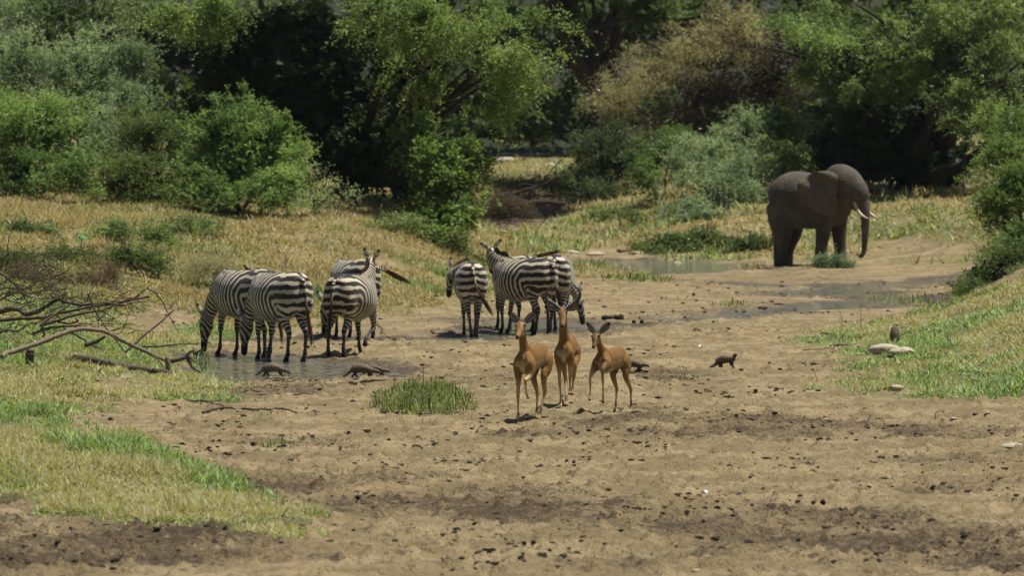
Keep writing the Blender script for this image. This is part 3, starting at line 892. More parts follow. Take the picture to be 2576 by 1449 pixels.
def build_zebras():
    # 1: grazing, left rear of the left pair
    n, h = graze(.02)
    p = hit(612, 894)
    make_zebra((p.x + .02, p.y + .25, p.z - .03), (-.62, .78), 1.13, n, h,
        [hind_leg(.15, (-.10, 0)), hind_leg(-.15, (.12, 0)), fore_leg(.14, (.16, 0)), fore_leg(-.14, (-.02, 0))],
        tail_down(), 'leftmost zebra, grazing, with small dark birds on its back', seed=1)
    # 2: grazing, nearest, quarter view from behind
    n, h = graze(.02, -.04)
    p = hit(692, 903)
    make_zebra((p.x + .05, p.y, p.z - .03), (-.52, .85), 1.13, n, h,
        [hind_leg(.15, (.10, 0)), hind_leg(-.15, (-.06, .0)), fore_leg(.14, (.02, 0)), fore_leg(-.14, (.06, 0))],
        tail_down(-.03, .04), 'grazing zebra overlapping the leftmost one, nearer the camera', seed=2)
    # 4: behind number 3, swishing its tail to the right
    n, h = graze(.10, -.05)
    p = hit(888, 852)
    make_zebra((p.x, p.y, p.z - .02), (-.40, .92), 1.13, n, h,
        [hind_leg(.15, (.05, 0)), hind_leg(-.15, (-.05, 0)), fore_leg(.14, (.1, 0)), fore_leg(-.14, (.0, 0))],
        [(-.74, 0, 1.25, .034, .034), (-.80, -.04, 1.22, .030, .030), (-.83, -.13, 1.19, .026, .026), (-.84, -.24, 1.16, .021, .021), (-.84, -.34, 1.12, .016, .016)],
        'zebra drinking behind the walking zebra, its tail swung out to the right', seed=4, tuft_bend=(0, -.05, -.06))
    # 3: walking away, right hoof lifted, head raised looking away
    neck = [(.40, 0, 1.12, .135, .235), (.54, -.01, 1.19, .118, .20), (.68, -.01, 1.31, .092, .155), (.76, .01, 1.42, .078, .12), (.80, .03, 1.49, .07, .105)]
    head = [(.77, .02, 1.52, .06, .08), (.85, .05, 1.48, .085, .115), (.96, .10, 1.36, .078, .105), (1.05, .14, 1.24, .058, .072), (1.12, .17, 1.15, .054, .06), (1.15, .18, 1.11, .042, .042)]
    p = hit(886, 897)
    lf = fore_leg(-.15, (.0, 0), 0, 0)
    lf = np.array([(.43, -.15, 1.02, .095, .16), (.42, -.155, .86, .092, .13), (.42, -.155, .72, .074, .095), (.48, -.15, .60, .056, .068), (.53, -.145, .50, .046, .047), (.51, -.145, .44, .044, .046),
                   (.43, -.14, .40, .031, .033), (.33, -.13, .34, .027, .029), (.25, -.13, .29, .035, .038), (.21, -.13, .25, .032, .034), (.20, -.13, .20, .043, .048), (.20, -.13, .165, .048, .052)])
    make_zebra((p.x, p.y + .35, p.z - .01), (.36, .93), 1.06, neck, head,
        [hind_leg(.16, (-.10, .04)), hind_leg(-.16, (.02, .05)), fore_leg(.13, (.12, 0)), lf],
        [(-.74, 0, 1.24, .034, .034), (-.80, 0, 1.20, .030, .030), (-.84, .01, 1.05, .026, .026), (-.85, .02, .88, .021, .021), (-.85, .03, .74, .016, .016), (-.85, .04, .62, .012, .012)],
        'zebra walking away with a raised head and one front hoof lifted, tail hanging straight down', seed=3, ear_open=.35, mane_light=True)
    # 5: rump view, left of the right hand group
    neck = [(.40, 0, 1.12, .13, .235), (.58, .04, 1.14, .115, .20), (.74, .13, 1.14, .095, .155), (.84, .22, 1.12, .08, .12), (.88, .27, 1.10, .07, .105)]
    head = [(.87, .25, 1.16, .06, .085), (.90, .29, 1.10, .082, .12), (.92, .32, .98, .078, .11), (.93, .34, .86, .058, .072), (.93, .35, .74, .054, .062), (.93, .35, .68, .044, .045)]
    p = hit(1184, 845)
    make_zebra((p.x, p.y + .5, p.z - .03), (-.06, 1), 1.06, neck, head,
        [hind_leg(.15, (.0, -.09)), hind_leg(-.15, (.10, .03)), fore_leg(.13, (.1, 0)), fore_leg(-.13, (-.05, 0))],
        [(-.74, 0, 1.24, .034, .034), (-.80, 0, 1.20, .030, .030), (-.83, -.02, 1.05, .026, .026), (-.84, -.06, .90, .021, .021), (-.85, -.13, .76, .016, .016), (-.85, -.17, .68, .012, .012)],
        'zebra seen from behind with its tail swinging right, leftmost of the right hand group', seed=5, belly=1.0, tuft_bend=(0, -.05, 0), mane_light=True)
    # 7: mostly hidden behind 6
    n = [(.40, 0, 1.12, .13, .235), (.58, -.03, 1.14, .115, .20), (.74, -.09, 1.14, .095, .155), (.84, -.14, 1.12, .08, .12), (.88, -.16, 1.10, .07, .105)]
    h = [(.87, -.15, 1.16, .06, .085), (.90, -.17, 1.10, .082, .12), (.92, -.18, .98, .078, .11), (.93, -.18, .86, .058, .072), (.93, -.18, .74, .054, .062), (.93, -.18, .68, .044, .045)]
    p = hit(1292, 835)
    make_zebra((p.x, p.y + 1.7, p.z - .03), (-.38, .925), 1.10, n, h,
        [hind_leg(.15, (.1, 0)), hind_leg(-.15, (-.08, 0)), fore_leg(.14, (.1, 0)), fore_leg(-.14, (.0, 0))],
        [(-.74, 0, 1.25, .034, .034), (-.79, -.02, 1.28, .030, .030), (-.82, -.07, 1.31, .026, .026), (-.82, -.14, 1.335, .021, .021), (-.82, -.2, 1.35, .016, .016)],
        'zebra almost hidden behind the broad one, raised tail showing', seed=7, tuft_bend=(0, -.06, .0))
    # 6: broad, head up, looking back left
    neck = [(.38, 0, 1.10, .14, .245), (.54, .0, 1.16, .125, .215), (.69, .01, 1.25, .10, .165), (.79, .0, 1.34, .085, .13), (.84, -.02, 1.40, .075, .11)]
    head = [(.81, .0, 1.44, .06, .08), (.88, -.05, 1.41, .088, .118), (.97, -.12, 1.29, .08, .108), (1.04, -.19, 1.17, .06, .074), (1.09, -.24, 1.08, .055, .06), (1.11, -.26, 1.04, .042, .042)]
    p = hit(1315, 838)
    make_zebra((p.x, p.y + .2, p.z - .03), (-.66, .75), 1.10, neck, head,
        [hind_leg(.16, (.12, 0)), hind_leg(-.16, (-.02, 0)), fore_leg(.15, (.02, 0)), fore_leg(-.15, (.10, 0))],
        tail_down(-.05, .04), 'broad zebra with head up and ears spread, middle of the right hand group', seed=6, ear_open=.8, belly=1.08)
    # 8: rump view at the right, drinking with its head bent to the right
    neck = [(.40, 0, 1.10, .13, .235), (.60, -.03, 1.00, .115, .21), (.78, -.10, .84, .095, .165), (.90, -.19, .68, .08, .125), (.94, -.24, .58, .072, .11)]
    head = [(.93, -.21, .64, .06, .085), (.96, -.25, .54, .082, .125), (.97, -.29, .41, .080, .115), (.97, -.32, .28, .058, .075), (.97, -.34, .16, .054, .062), (.97, -.35, .09, .044, .045)]
    p = hit(1405, 832)
    make_zebra((p.x, p.y + .7, p.z - .04), (.10, 1), 1.13, neck, head,
        [hind_leg(.14, (.0, .02)), hind_leg(-.14, (.1, -.02)), fore_leg(.13, (.1, 0)), fore_leg(-.13, (-.05, 0))],
        [(-.74, 0, 1.24, .034, .034), (-.80, 0, 1.20, .030, .030), (-.84, .0, 1.05, .026, .026), (-.85, .0, .92, .021, .021), (-.85, .0, .8, .016, .016)],
        'rightmost zebra, rump to the camera, head lowered to the right', seed=8, belly=.85)

# ------------------------------------------------------------------ impalas
IB = np.array([.205, .108, .032]); IT = np.array([.34, .235, .11]); IW = np.array([.46, .40, .30]); IBK = np.array([.02, .015, .012])

def make_impala(loc, heading, size, neck, head, legs, label, male=False, seed=0, voxel=.010):
    rz = math.atan2(heading[1], heading[0])
    root = empty('impala', loc, rz, size)
    tag(root, label, 'impala', 'impalas running towards the camera')
    torso = [(-.41, 0, .79, .040, .065), (-.38, 0, .79, .072, .11), (-.31, 0, .785, .094, .138), (-.2, 0, .778, .104, .140), (-.05, 0, .760, .112, .152), (.10, 0, .742, .110, .166), (.22, 0, .74, .096, .178), (.31, 0, .76, .072, .15), (.37, 0, .78, .040, .09)]
    parts = {'torso': (torso, dict(n=40, seg=24)), 'neck': (neck, dict(n=24, seg=18)), 'head': (head, dict(n=22, seg=18))}
    legs = [np.array([(*q[:3], q[3] * 1.14, q[4] * 1.14) for q in L]) for L in legs]
    legs = [root_leg(L, .11, .45) for L in legs]
    for i, L in enumerate(legs): parts['leg%d' % i] = (L, dict(n=48, seg=14))
    parts['tail'] = ([(-.42, 0, .86, .022, .022), (-.50, 0, .82, .02, .024), (-.52, 0, .72, .018, .024), (-.52, 0, .62, .012, .018), (-.515, 0, .55, .005, .008)], dict(n=14, seg=8))
    for s in (-1, 1):
        parts['m%d' % s] = (None, ball((-.29, s * .045, .73), (.10, .055, .15), 14, 10))
        parts['n%d' % s] = (None, ball((.22, s * .045, .72), (.09, .048, .15), 14, 10))
    me, S = bake(parts, voxel, 8)
    V = vco(me); keys = ['torso', 'neck', 'head', 'leg0', 'leg1', 'leg2', 'leg3', 'tail']
    Q, SS, L, k = assign(V, S, keys)
    x, y, z = V.T
    col = np.tile(IB, (len(V), 1))
    def blend(c, w): 
        nonlocal col
        w = np.clip(w, 0, 1)[:, None]; col = col * (1 - w) + np.asarray(c) * w
    body = (k == 0)
    blend(IB * .72, (k <= 1) * sstep(.80, .90, z) * (k == 0) * .8)
    blend(IT * 1.1, body * sstep(.75, .70, z + .015 * np.sin(x * 9)) * .95)
    blend(IW, body * sstep(.645, .60, z))
    blend(IW, body * (x > .2) * sstep(.09, .04, np.abs(y)) * sstep(.70, .62, z) * .85)
    blend(IB * .8, (k == 1) * .5)
    blend(IW, (k == 1) * sstep(.72, .80, SS[1] / L[1]) * ((V - S['neck'][np.clip((SS[1] / L[1] * 59).astype(int), 0, 59), :3])[:, 0] > .012) * .8)
    for i in range(4):
        kk = k == 3 + i; t = SS[3 + i] / L[3 + i]
        blend(IT * 1.0 if i < 2 else IT * 1.35, kk * sstep(.30, .55, t) * .9)
        blend(IBK * 1.5, kk * sstep(.965, .985, t))
        if i < 2: blend(IBK * 1.5, kk * sstep(.80, .83, t) * sstep(.93, .89, t) * .8)
        blend(IW, kk * (t > .2) * (t < .75) * (np.abs(y) < abs(S[keys[3 + i]][0, 1]) * .75) * .5)
    # head markings
    tH = SS[2] / L[2]; hd = catmull(np.array(head, float), 40); kH = k == 2
    d0 = hd[-6, :3] - hd[4, :3]; d0 /= np.linalg.norm(d0)
    sidev = np.array([0, 1, 0.]) - d0 * d0[1]; sidev /= np.linalg.norm(sidev)
    crest = np.cross(d0, sidev); crest = crest if crest[2] > 0 else -crest
    ci = hd[np.clip((tH * 39).astype(int), 0, 39), :3]
    up = ((V - ci) @ crest); sd = ((V - ci) @ sidev)
    blend(np.array([.34, .20, .085]), kH * sstep(.1, .6, tH) * .6)
    blend(IB * .45, kH * sstep(.016, .004, np.abs(sd)) * (up > .02) * sstep(.25, .35, tH) * sstep(.8, .6, tH) * .6)
    blend(IW, kH * sstep(.80, .88, tH) * (up < -.006))
    blend(IW, kH * sstep(-.012, -.03, up) * sstep(.3, .5, tH))
    blend(IBK, kH * sstep(.90, .95, tH) * (up > -.004) * (np.abs(sd) < .018))
    blend(IBK, kH * sstep(.11, .09, np.abs(tH - .16)) * (up > .03) * .85 * (0 if male else 1))
    for s in (-1, 1):
        ce = hd[14, :3] + sidev * s * hd[14, 3] * .9 + crest * hd[14, 4] * .35
        dd = np.linalg.norm(V - ce, axis=1)
        blend(IW, kH * sstep(.042, .033, dd) * .45 * (((V - ce) @ crest) > .004))
        blend(IBK, kH * sstep(.027, .020, dd))
    col *= (1 + .5 * (fbm(x * 14 + seed, y * 14, z * 5, 3) - .5))[:, None]
    set_attrs(me, {'Col': col})
    part_obj('body', me, M_HIDE, root)
    for s in (-1, 1):
        ce = hd[14, :3] + sidev * s * (hd[14, 3] * .92) + crest * hd[14, 4] * .35
        Vb, Fb = ball(ce, .016, 10, 8); mesh_from('eye', Vb, Fb, M_EYE, root)
        b0 = hd[3, :3] + sidev * s * hd[3, 3] * .8 + crest * hd[3, 4] * .35 - d0 * .01
        e = -d0 * .35 + np.array([0, 0, .55]) + sidev * s * .8 ; e /= np.linalg.norm(e)
        if male: e = -d0 * .25 + crest * .2 + sidev * s * 1.1 - np.array([0, 0, .05]); e /= np.linalg.norm(e)
        fwd = crest * .3 + d0 * .8; sdv = np.cross(e, fwd); sdv /= np.linalg.norm(sdv)
        fr = np.cross(sdv, e)
        # cupped ear: a leaf shaped shell with depth
        nu_, nv_ = 13, 9; Vv = []; cc = []
        for a in range(nu_):
            t = a / (nu_ - 1); w = .046 * math.sin(math.pi * min(1, t * .86 + .10)) ** .75 * (1 if t < .97 else .4)
            for b_ in range(nv_):
                q = (b_ / (nv_ - 1) - .5) * 2
                p = b0 + e * (.20 * t) + sdv * (w * q) + fr * (-.022 * (1 - q * q) * math.sin(math.pi * min(1, t + .12)))
                Vv.append(p)
                edge = abs(q) > .80 or t > .80
                cc.append(IBK if edge else (IW * .85 if abs(abs(q) - .45) < .2 else IBK * 3 + .05))
        Vv = np.array(Vv); th = fr * .009
        n0 = len(Vv); Vall = np.vstack([Vv + th, Vv - th]); cc = np.array(cc)
        outer = np.tile(IB * .8, (n0, 1)); tq = np.repeat(np.arange(nu_) / (nu_ - 1), nv_); outer[tq > .75] = IBK
        Ff = []
        for a in range(nu_ - 1):
            for b_ in range(nv_ - 1):
                i0 = a * nv_ + b_; f = [i0, i0 + 1, i0 + nv_ + 1, i0 + nv_]
                Ff.append(f); Ff.append([n0 + i for i in f[::-1]])
        ring = [a * nv_ for a in range(nu_)] + [(nu_ - 1) * nv_ + b_ for b_ in range(1, nv_)] + [a * nv_ + nv_ - 1 for a in range(nu_ - 2, -1, -1)] + [b_ for b_ in range(nv_ - 2, 0, -1)]
        for a in range(len(ring)):
            i0, i1 = ring[a], ring[(a + 1) % len(ring)]; Ff.append([i0, n0 + i0, n0 + i1, i1])
        mesh_from('ear', Vall, Ff, M_HAIR, root, attrs={'Col': np.vstack([cc, outer])})
        if male:
            b1 = hd[5, :3] + sidev * s * .030 + crest * hd[5, 4] * .75
            rows = [(0, -.01, -.01, .026), (.045, .035, .02, .026), (.105, .075, .05, .025), (.160, .115, .06, .0235), (.185, .165, .05, .020), (.178, .215, .03, .016), (.150, .260, .0, .012), (.115, .300, -.02, .007), (.090, .330, -.03, .003)]
            upv = np.array([0, 0, 1.0]); bk = np.array([-1.0, 0, 0])
            R = [(*(b1 + sidev * s * a * 1.0 + upv * b_ * .98 + bk * c), r, r) for a, b_, c, r in rows]
            S2 = catmull(np.array(R), 70); t = np.linspace(0, 1, 70)
            S2[:, 3] *= 1 + .16 * np.sin(t * 2 * np.pi * 17) * (t < .72); S2[:, 4] = S2[:, 3]
            Vh, Fh, _ = loft(S2, n=70, seg=10)
            mesh_from('horn', Vh, Fh, M_HORN, root)
    return root

M_HORN = plain('ridged_horn', (.055, .05, .05), .28, .6, 40, .4, .5, .01)

def ileg_h(y, pts=None, foot=(0, 0), lift=0):
    base = [(-.31, .74, .060, .105), (-.31, .62, .052, .086), (-.26, .53, .036, .058), (-.31, .44, .028, .042), (-.385, .35, .022, .032), (-.40, .31, .022, .028), (-.385, .23, .0145, .017), (-.37, .13, .014, .016), (-.365, .085, .018, .020), (-.345, .045, .016, .018), (-.325, .018, .019, .024), (-.315, .0, .019, .028)]
    out = []
    for x, z, rs, rd in base:
        t = np.clip((.74 - z) / .74, 0, 1)
        out.append((x + foot[0] * t ** 1.1, y * (1 - .3 * t) + foot[1] * t, z + lift * max(0, t - .4) / .6, rs, rd))
    return np.array(out)

def ileg_f(y, foot=(0, 0), lift=0):
    base = [(.29, .72, .050, .095), (.27, .61, .044, .075), (.255, .52, .032, .048), (.26, .43, .023, .029), (.27, .335, .020, .022), (.27, .30, .021, .023), (.265, .25, .0145, .016), (.262, .14, .013, .0145), (.262, .085, .017, .019), (.28, .045, .015, .017), (.295, .018, .018, .023), (.30, .0, .018, .027)]
    out = []
    for x, z, rs, rd in base:
        t = np.clip((.72 - z) / .72, 0, 1)
        out.append((x + foot[0] * t ** 1.1, y * (1 - .3 * t) + foot[1] * t, z + lift * max(0, t - .4) / .6, rs, rd))
    return np.array(out)

def chain(pts, radii):
    return np.array([(*p, *r) for p, r in zip(pts, radii)])
_FR = [(.050, .095), (.044, .07), (.030, .042), (.022, .026), (.021, .023), (.0145, .016), (.013, .0145), (.017, .018), (.015, .016), (.018, .022), (.018, .022)]
_HR = [(.060, .105), (.050, .085), (.034, .052), (.027, .038), (.022, .028), (.0145, .017), (.014, .016), (.018, .019), (.016, .017), (.019, .022), (.018, .022)]

def build_impalas():
    # female at the front left, trotting, head turned a little to the left of the picture
    neck = [(.20, 0, .80, .072, .14), (.29, .0, .89, .054, .095), (.34, .0, .99, .044, .066), (.365, .0, 1.08, .040, .054), (.37, -.005, 1.14, .038, .048)]
    head = [(.35, 0, 1.165, .038, .044), (.39, 0, 1.17, .060, .064), (.455, .01, 1.13, .056, .064), (.52, .015, 1.075, .039, .045), (.57, .02, 1.03, .032, .034), (.59, .02, 1.01, .024, .023)]
    lifted = chain([(.29, .09, .72), (.30, .09, .62), (.35, .085, .55), (.42, .08, .52), (.46, .075, .505), (.44, .07, .44), (.40, .065, .38), (.375, .06, .345), (.355, .06, .325), (.335, .06, .305), (.32, .06, .29)], _FR)
    p = hit(1307, 1063)
    make_impala((p.x + .17, p.y + .30, p.z), (-.34, -.94), 1.10, neck, head,
        [ileg_h(-.09, foot=(.02, 0)), ileg_h(.09, foot=(.22, -.03)), ileg_f(-.085, foot=(.08, .0)), lifted],
        'hornless impala at the front left of the three, one foreleg folded up as it trots', seed=1)
    # male
    neck = [(.20, 0, .80, .078, .145), (.30, 0, .91, .062, .105), (.36, 0, 1.02, .053, .078), (.39, 0, 1.13, .048, .064), (.40, 0, 1.20, .044, .054)]
    head = [(.38, 0, 1.225, .042, .048), (.42, 0, 1.23, .058, .062), (.475, .005, 1.18, .052, .060), (.525, .01, 1.115, .038, .043), (.565, .015, 1.06, .031, .033), (.585, .015, 1.035, .023, .022)]
    hl = chain([(-.33, .085, .74), (-.31, .085, .62), (-.22, .08, .53), (-.22, .07, .43), (-.27, .06, .36), (-.25, .055, .30), (-.22, .05, .24), (-.20, .05, .20), (-.19, .05, .175), (-.175, .05, .15), (-.17, .05, .135)], _HR)
    p = hit(1430, 1026)
    make_impala((p.x - .02, p.y + .3, p.z), (-.13, -.99), 1.09, neck, head,
        [ileg_h(-.085, foot=(.38, .06)), hl, ileg_f(-.08, foot=(.02, .02)), ileg_f(.08, foot=(-.15, .0), lift=.16)],
        'male impala with long curved ridged horns, between the two hornless impalas', male=True, seed=2)
    # young one at the right, bounding
    neck = [(.20, 0, .80, .068, .13), (.31, .0, .88, .050, .086), (.39, .0, .96, .041, .060), (.44, .0, 1.04, .037, .050), (.46, .0, 1.09, .035, .045)]
    head = [(.44, .0, 1.11, .038, .044), (.48, 0, 1.115, .057, .062), (.53, .0, 1.06, .052, .058), (.57, .005, .995, .036, .041), (.60, .005, .95, .029, .031), (.615, .005, .93, .022, .021)]
    f1 = chain([(.30, -.08, .74), (.34, -.09, .66), (.42, -.095, .60), (.47, -.095, .54), (.49, -.095, .50), (.49, -.095, .42), (.49, -.095, .33), (.49, -.095, .28), (.50, -.095, .25), (.51, -.095, .225), (.515, -.095, .205)], _FR)
    f2 = chain([(.30, .08, .74), (.35, .08, .68), (.43, .075, .64), (.45, .07, .58), (.43, .065, .52), (.41, .06, .42), (.39, .055, .31), (.38, .05, .25), (.38, .05, .22), (.37, .045, .19), (.37, .04, .165)], _FR)
    p = hit(1562, 1042)
    make_impala((p.x - .13, p.y + .05, p.z), (-.42, -.90), .98, neck, head,
        [ileg_h(-.085, foot=(.03, -.02)), ileg_h(.085, foot=(-.10, .05)), f1, f2],
        'smallest impala, hornless, at the right of the three, both forelegs off the ground', seed=3)

# ------------------------------------------------------------------ elephant
def build_elephant():
    p = hit(2040, 668)
    root = empty('elephant', (p.x + .10, 141.0, float(Hq(p.x, 141.0)[0]) - .04), math.atan2(-.60, .80), 1.0)
    root.scale = (.90, .92, 1.03)
    tag(root, 'large grey elephant with pale tusks walking right in front of the dark trees', 'elephant')
    torso = [(-1.50, 0, 1.68, .18, .30), (-1.44, 0, 1.72, .40, .54), (-1.22, 0, 1.82, .58, .72), (-.85, 0, 1.90, .70, .82), (-.4, 0, 1.90, .77, .82), (.1, 0, 1.84, .78, .77), (.5, 0, 1.87, .70, .76), (.85, 0, 2.02, .58, .78), (1.2, 0, 2.1, .38, .66)]
    head = [(.65, 0, 2.20, .34, .52), (.95, 0, 2.38, .44, .57), (1.25, 0, 2.33, .46, .56), (1.52, 0, 2.20, .42, .50), (1.76, 0, 2.06, .31, .37), (1.86, 0, 1.85, .22, .25)]
    trunk = [(1.62, 0, 2.25, .26, .34), (1.84, 0, 1.95, .215, .24), (1.96, 0, 1.62, .175, .185), (2.00, 0, 1.30, .14, .15), (1.99, 0, .95, .115, .12), (1.97, 0, .65, .095, .10), (1.93, 0, .42, .08, .085), (1.84, 0, .32, .07, .07), (1.75, 0, .31, .055, .055)]
    def leg(rows, y, dx=0):
        return [(x + dx * (1 - z / 1.6), y * (1 - .12 * (1 - z / 1.6)), z, a, b) for x, z, a, b in rows]
    H = [(-1.05, 1.75, .34, .52), (-1.05, 1.35, .31, .46), (-1.0, 1.0, .27, .36), (-1.05, .7, .225, .28), (-1.10, .42, .205, .24), (-1.08, .18, .22, .26), (-1.06, .03, .235, .28), (-1.06, .0, .22, .26)]
    Ff = [(.70, 1.75, .26, .40), (.70, 1.35, .25, .33), (.70, 1.0, .215, .26), (.70, .7, .19, .22), (.70, .42, .18, .195), (.72, .18, .20, .215), (.73, .03, .21, .235), (.73, 0, .20, .22)]
    parts = {'torso': (torso, dict(n=44, seg=30)), 'head': (head, dict(n=26, seg=24)), 'trunk': (trunk, dict(n=46, seg=18)),
             'l0': (leg(H, -.40, .03), dict(n=34, seg=18)), 'l1': (leg(H, .40, -.30), dict(n=34, seg=18)),
             'l2': (leg(Ff, -.36, -.30), dict(n=34, seg=18)), 'l3': (leg(Ff, .36, .14), dict(n=34, seg=18)),
             'tail': ([(-1.48, 0, 2.1, .06, .06), (-1.58, 0, 1.9, .045, .045), (-1.62, 0, 1.5, .035, .035), (-1.64, 0, 1.0, .028, .028), (-1.66, .0, .7, .04, .04), (-1.66, 0, .5, .015, .015)], dict(n=30, seg=8)),
             'jaw': ([(1.2, 0, 1.95, .2, .2), (1.5, 0, 1.8, .16, .17), (1.72, 0, 1.66, .09, .09), (1.78, 0, 1.60, .04, .04)], dict(n=14, seg=12)),
             'b1': (None, ball((.90, 0, 2.66), (.36, .28, .28), 16, 12)), 'b2': (None, ball((1.46, 0, 2.46), (.26, .34, .26), 16, 12)),
             's1': (None, ball((.68, -.42, 1.75), (.38, .22, .62), 16, 12)), 's2': (None, ball((.68, .42, 1.75), (.38, .22, .62), 16, 12)),
             'h1': (None, ball((-1.02, -.40, 1.75), (.46, .26, .62), 16, 12)), 'h2': (None, ball((-1.02, .40, 1.75), (.46, .26, .62), 16, 12))}
    me, S = bake(parts, .045, 4)
    M, nt, b = new_mat('elephant_skin')
    n1 = noise(nt, 1.6, 5, .6); n2 = noise(nt, 6, 5, .65)
    c = mixc(nt, ramp(nt, n1, .35, .7), (.042, .035, .025), (.098, .078, .050))
    c = mixc(nt, ramp(nt, n2, .5, .75), c, (.04, .033, .028))
    nt.links.new(c, b.inputs['Base Color']); b.inputs['Roughness'].default_value = .85
    vor = nd(nt, 'ShaderNodeTexVoronoi', feature='DISTANCE_TO_EDGE'); vor.inputs['Scale'].default_value = 5
    tc = nt.nodes['TC']; nt.links.new(tc.outputs['Object'], vor.inputs['Vector'])
    hh = mathn(nt, 'ADD', mathn(nt, 'MINIMUM', vor.outputs['Distance'], .12), mathn(nt, 'MULTIPLY', n2, .12))
    bump(nt, b, hh, .8, .07)
    part_obj('body', me, M, root)
    M_EAR = plain('elephant_ear_skin', (.098, .080, .054), .85, .25, 5, .3, .6, .05)
    for s in (-1, 1):
        # ear: outline (x, z) from the attachment, swept back
        out = np.array([(1.20, 2.60), (1.0, 2.74), (.68, 2.74), (.34, 2.60), (.10, 2.36), (.02, 2.10), (.12, 1.88), (.36, 1.74), (.66, 1.58), (.93, 1.46), (1.12, 1.54), (1.18, 1.90), (1.22, 2.2)])
        cx = np.array([1.12, 2.2]); rings = 7; N = 52
        per = catmull(np.vstack([out, out[:1]]), N + 1)[:-1]
        V = []
        for layer in (0, 1):
            for r in range(rings + 1):
                f = r / rings
                pts = cx + (per - cx) * f
                for (x, z) in pts:
                    back = np.clip(1.22 - x, 0, 2)
                    yy = .40 + .80 * back - .14 * back * back + .09 * math.sin(x * 8 + z * 5) * f + .05 * math.sin(z * 14 + x * 3) * f - .10 * f * f * max(0, back - .5)
                    V.append((x, s * (yy + (.025 if layer else -.025)), z))
        V = np.array(V); Fa = []; off = (rings + 1) * N
        for r in range(rings):
            for k in range(N):
                a = r * N + k; b_ = r * N + (k + 1) % N
                q = [a, b_, b_ + N, a + N]
                Fa.append(q); Fa.append([off + i for i in q[::-1]])
        for k in range(N):
            a = rings * N + k; b_ = rings * N + (k + 1) % N
            Fa.append([a, b_, off + b_, off + a])
        mesh_from('ear', V, Fa, M_EAR, root)
        rows = [(1.70, s * .20, 1.86, .055, .055), (1.84, s * .25, 1.68, .053, .053), (1.98, s * .29, 1.54, .047, .047), (2.14, s * .30, 1.45, .036, .036), (2.26, s * .29, 1.41, .022, .022), (2.32, s * .28, 1.40, .008, .008)]
        Vt, Ft, _ = loft(rows, n=24, seg=12)
        mesh_from('tusk', Vt, Ft, M_TUSK, root)
        Vb, Fb = ball((1.66, s * .335, 2.30), .035, 10, 8); mesh_from('eye', Vb, Fb, M_EYE, root)
M_TUSK = plain('ivory', (.46, .38, .25), .4, .4, 12, .15, .2, .005)

# ------------------------------------------------------------------ mongooses
def make_mongoose(loc, heading, size, label, spine, legs, tail, head):
    loc = (loc[0], loc[1], loc[2] + .015)
    root = empty('mongoose', loc, math.atan2(heading[1], heading[0]), size)
    tag(root, label, 'mongoose', 'banded mongooses foraging on the river bed')
    spine = [(*q[:3], q[3] * 1.2, q[4] * 1.18) for q in spine]; tail = [(q[0] * .85 - .02, q[1], q[2], q[3] * 1.15, q[4] * 1.15) for q in tail]; head = [(*q[:3], q[3] * 1.12, q[4] * 1.12) for q in head]
    parts = {'torso': (spine, dict(n=30, seg=16)), 'head': (head, dict(n=18, seg=14)), 'tail': (tail, dict(n=22, seg=10))}
    for i, L in enumerate(legs): parts['l%d' % i] = ([(*q[:3], q[3] * 1.25, q[4] * 1.25) for q in L], dict(n=18, seg=10))
    me, S = bake(parts, .0065, 2)
    V = vco(me); Q, SS, L, k = assign(V, S, ['torso', 'head', 'tail'] + ['l%d' % i for i in range(len(legs))])
    x, y, z = V.T
    c = np.tile([.115, .088, .056], (len(V), 1))
    t = SS[0]
    band = (np.sin(t * 2 * np.pi / .036) > .1) & (t < L[0] * .72) & (k == 0)
    zc = z - S['torso'][np.clip((SS[0] / L[0] * 59).astype(int), 0, 59), 2]
    w = (band * sstep(-.02, .02, zc))[:, None]
    c = c * (1 - w) + np.array([.17, .135, .09]) * w
    w = ((k == 0) & ~band & (t < L[0] * .72)).astype(float)[:, None] * .5
    c = c * (1 - w) + np.array([.035, .027, .02]) * w
    dk = np.clip((k >= 3) * .8 + (k == 1) * sstep(.5, .9, SS[1] / L[1]) * .7 + (k == 2) * sstep(.5, 1, SS[2] / L[2]) * .8, 0, 1)[:, None]
    c = c * (1 - dk) + np.array([.03, .024, .02]) * dk
    set_attrs(me, {'Col': c})
    part_obj('body', me, M_HIDE, root)
    hd = catmull(np.array(head, float), 30)
    for s in (-1, 1):
        b0 = hd[8, :3] + np.array([-.01, s * hd[8, 3] * .85, hd[8, 4] * .6])
        Vb, Fb = ball(b0, (.006, .010, .012), 8, 6)
        mesh_from('ear', Vb, Fb, M_HAIR, root, attrs={'Col': np.tile([.05, .04, .03], (len(Vb), 1))})
        Vb, Fb = ball(hd[18, :3] + np.array([0, s * hd[18, 3] * .85, .006]), .0045, 6, 5); mesh_from('eye', Vb, Fb, M_EYE, root)
    return root

def mleg(x, y, z0, foot, mid=0.0):
    return [(x, y, z0, .024, .034), (x + mid, y, z0 * .62, .018, .024), (x + foot * .6, y, z0 * .3, .012, .014), (x + foot, y, .015, .011, .013), (x + foot + .022, y, .006, .012, .010)]

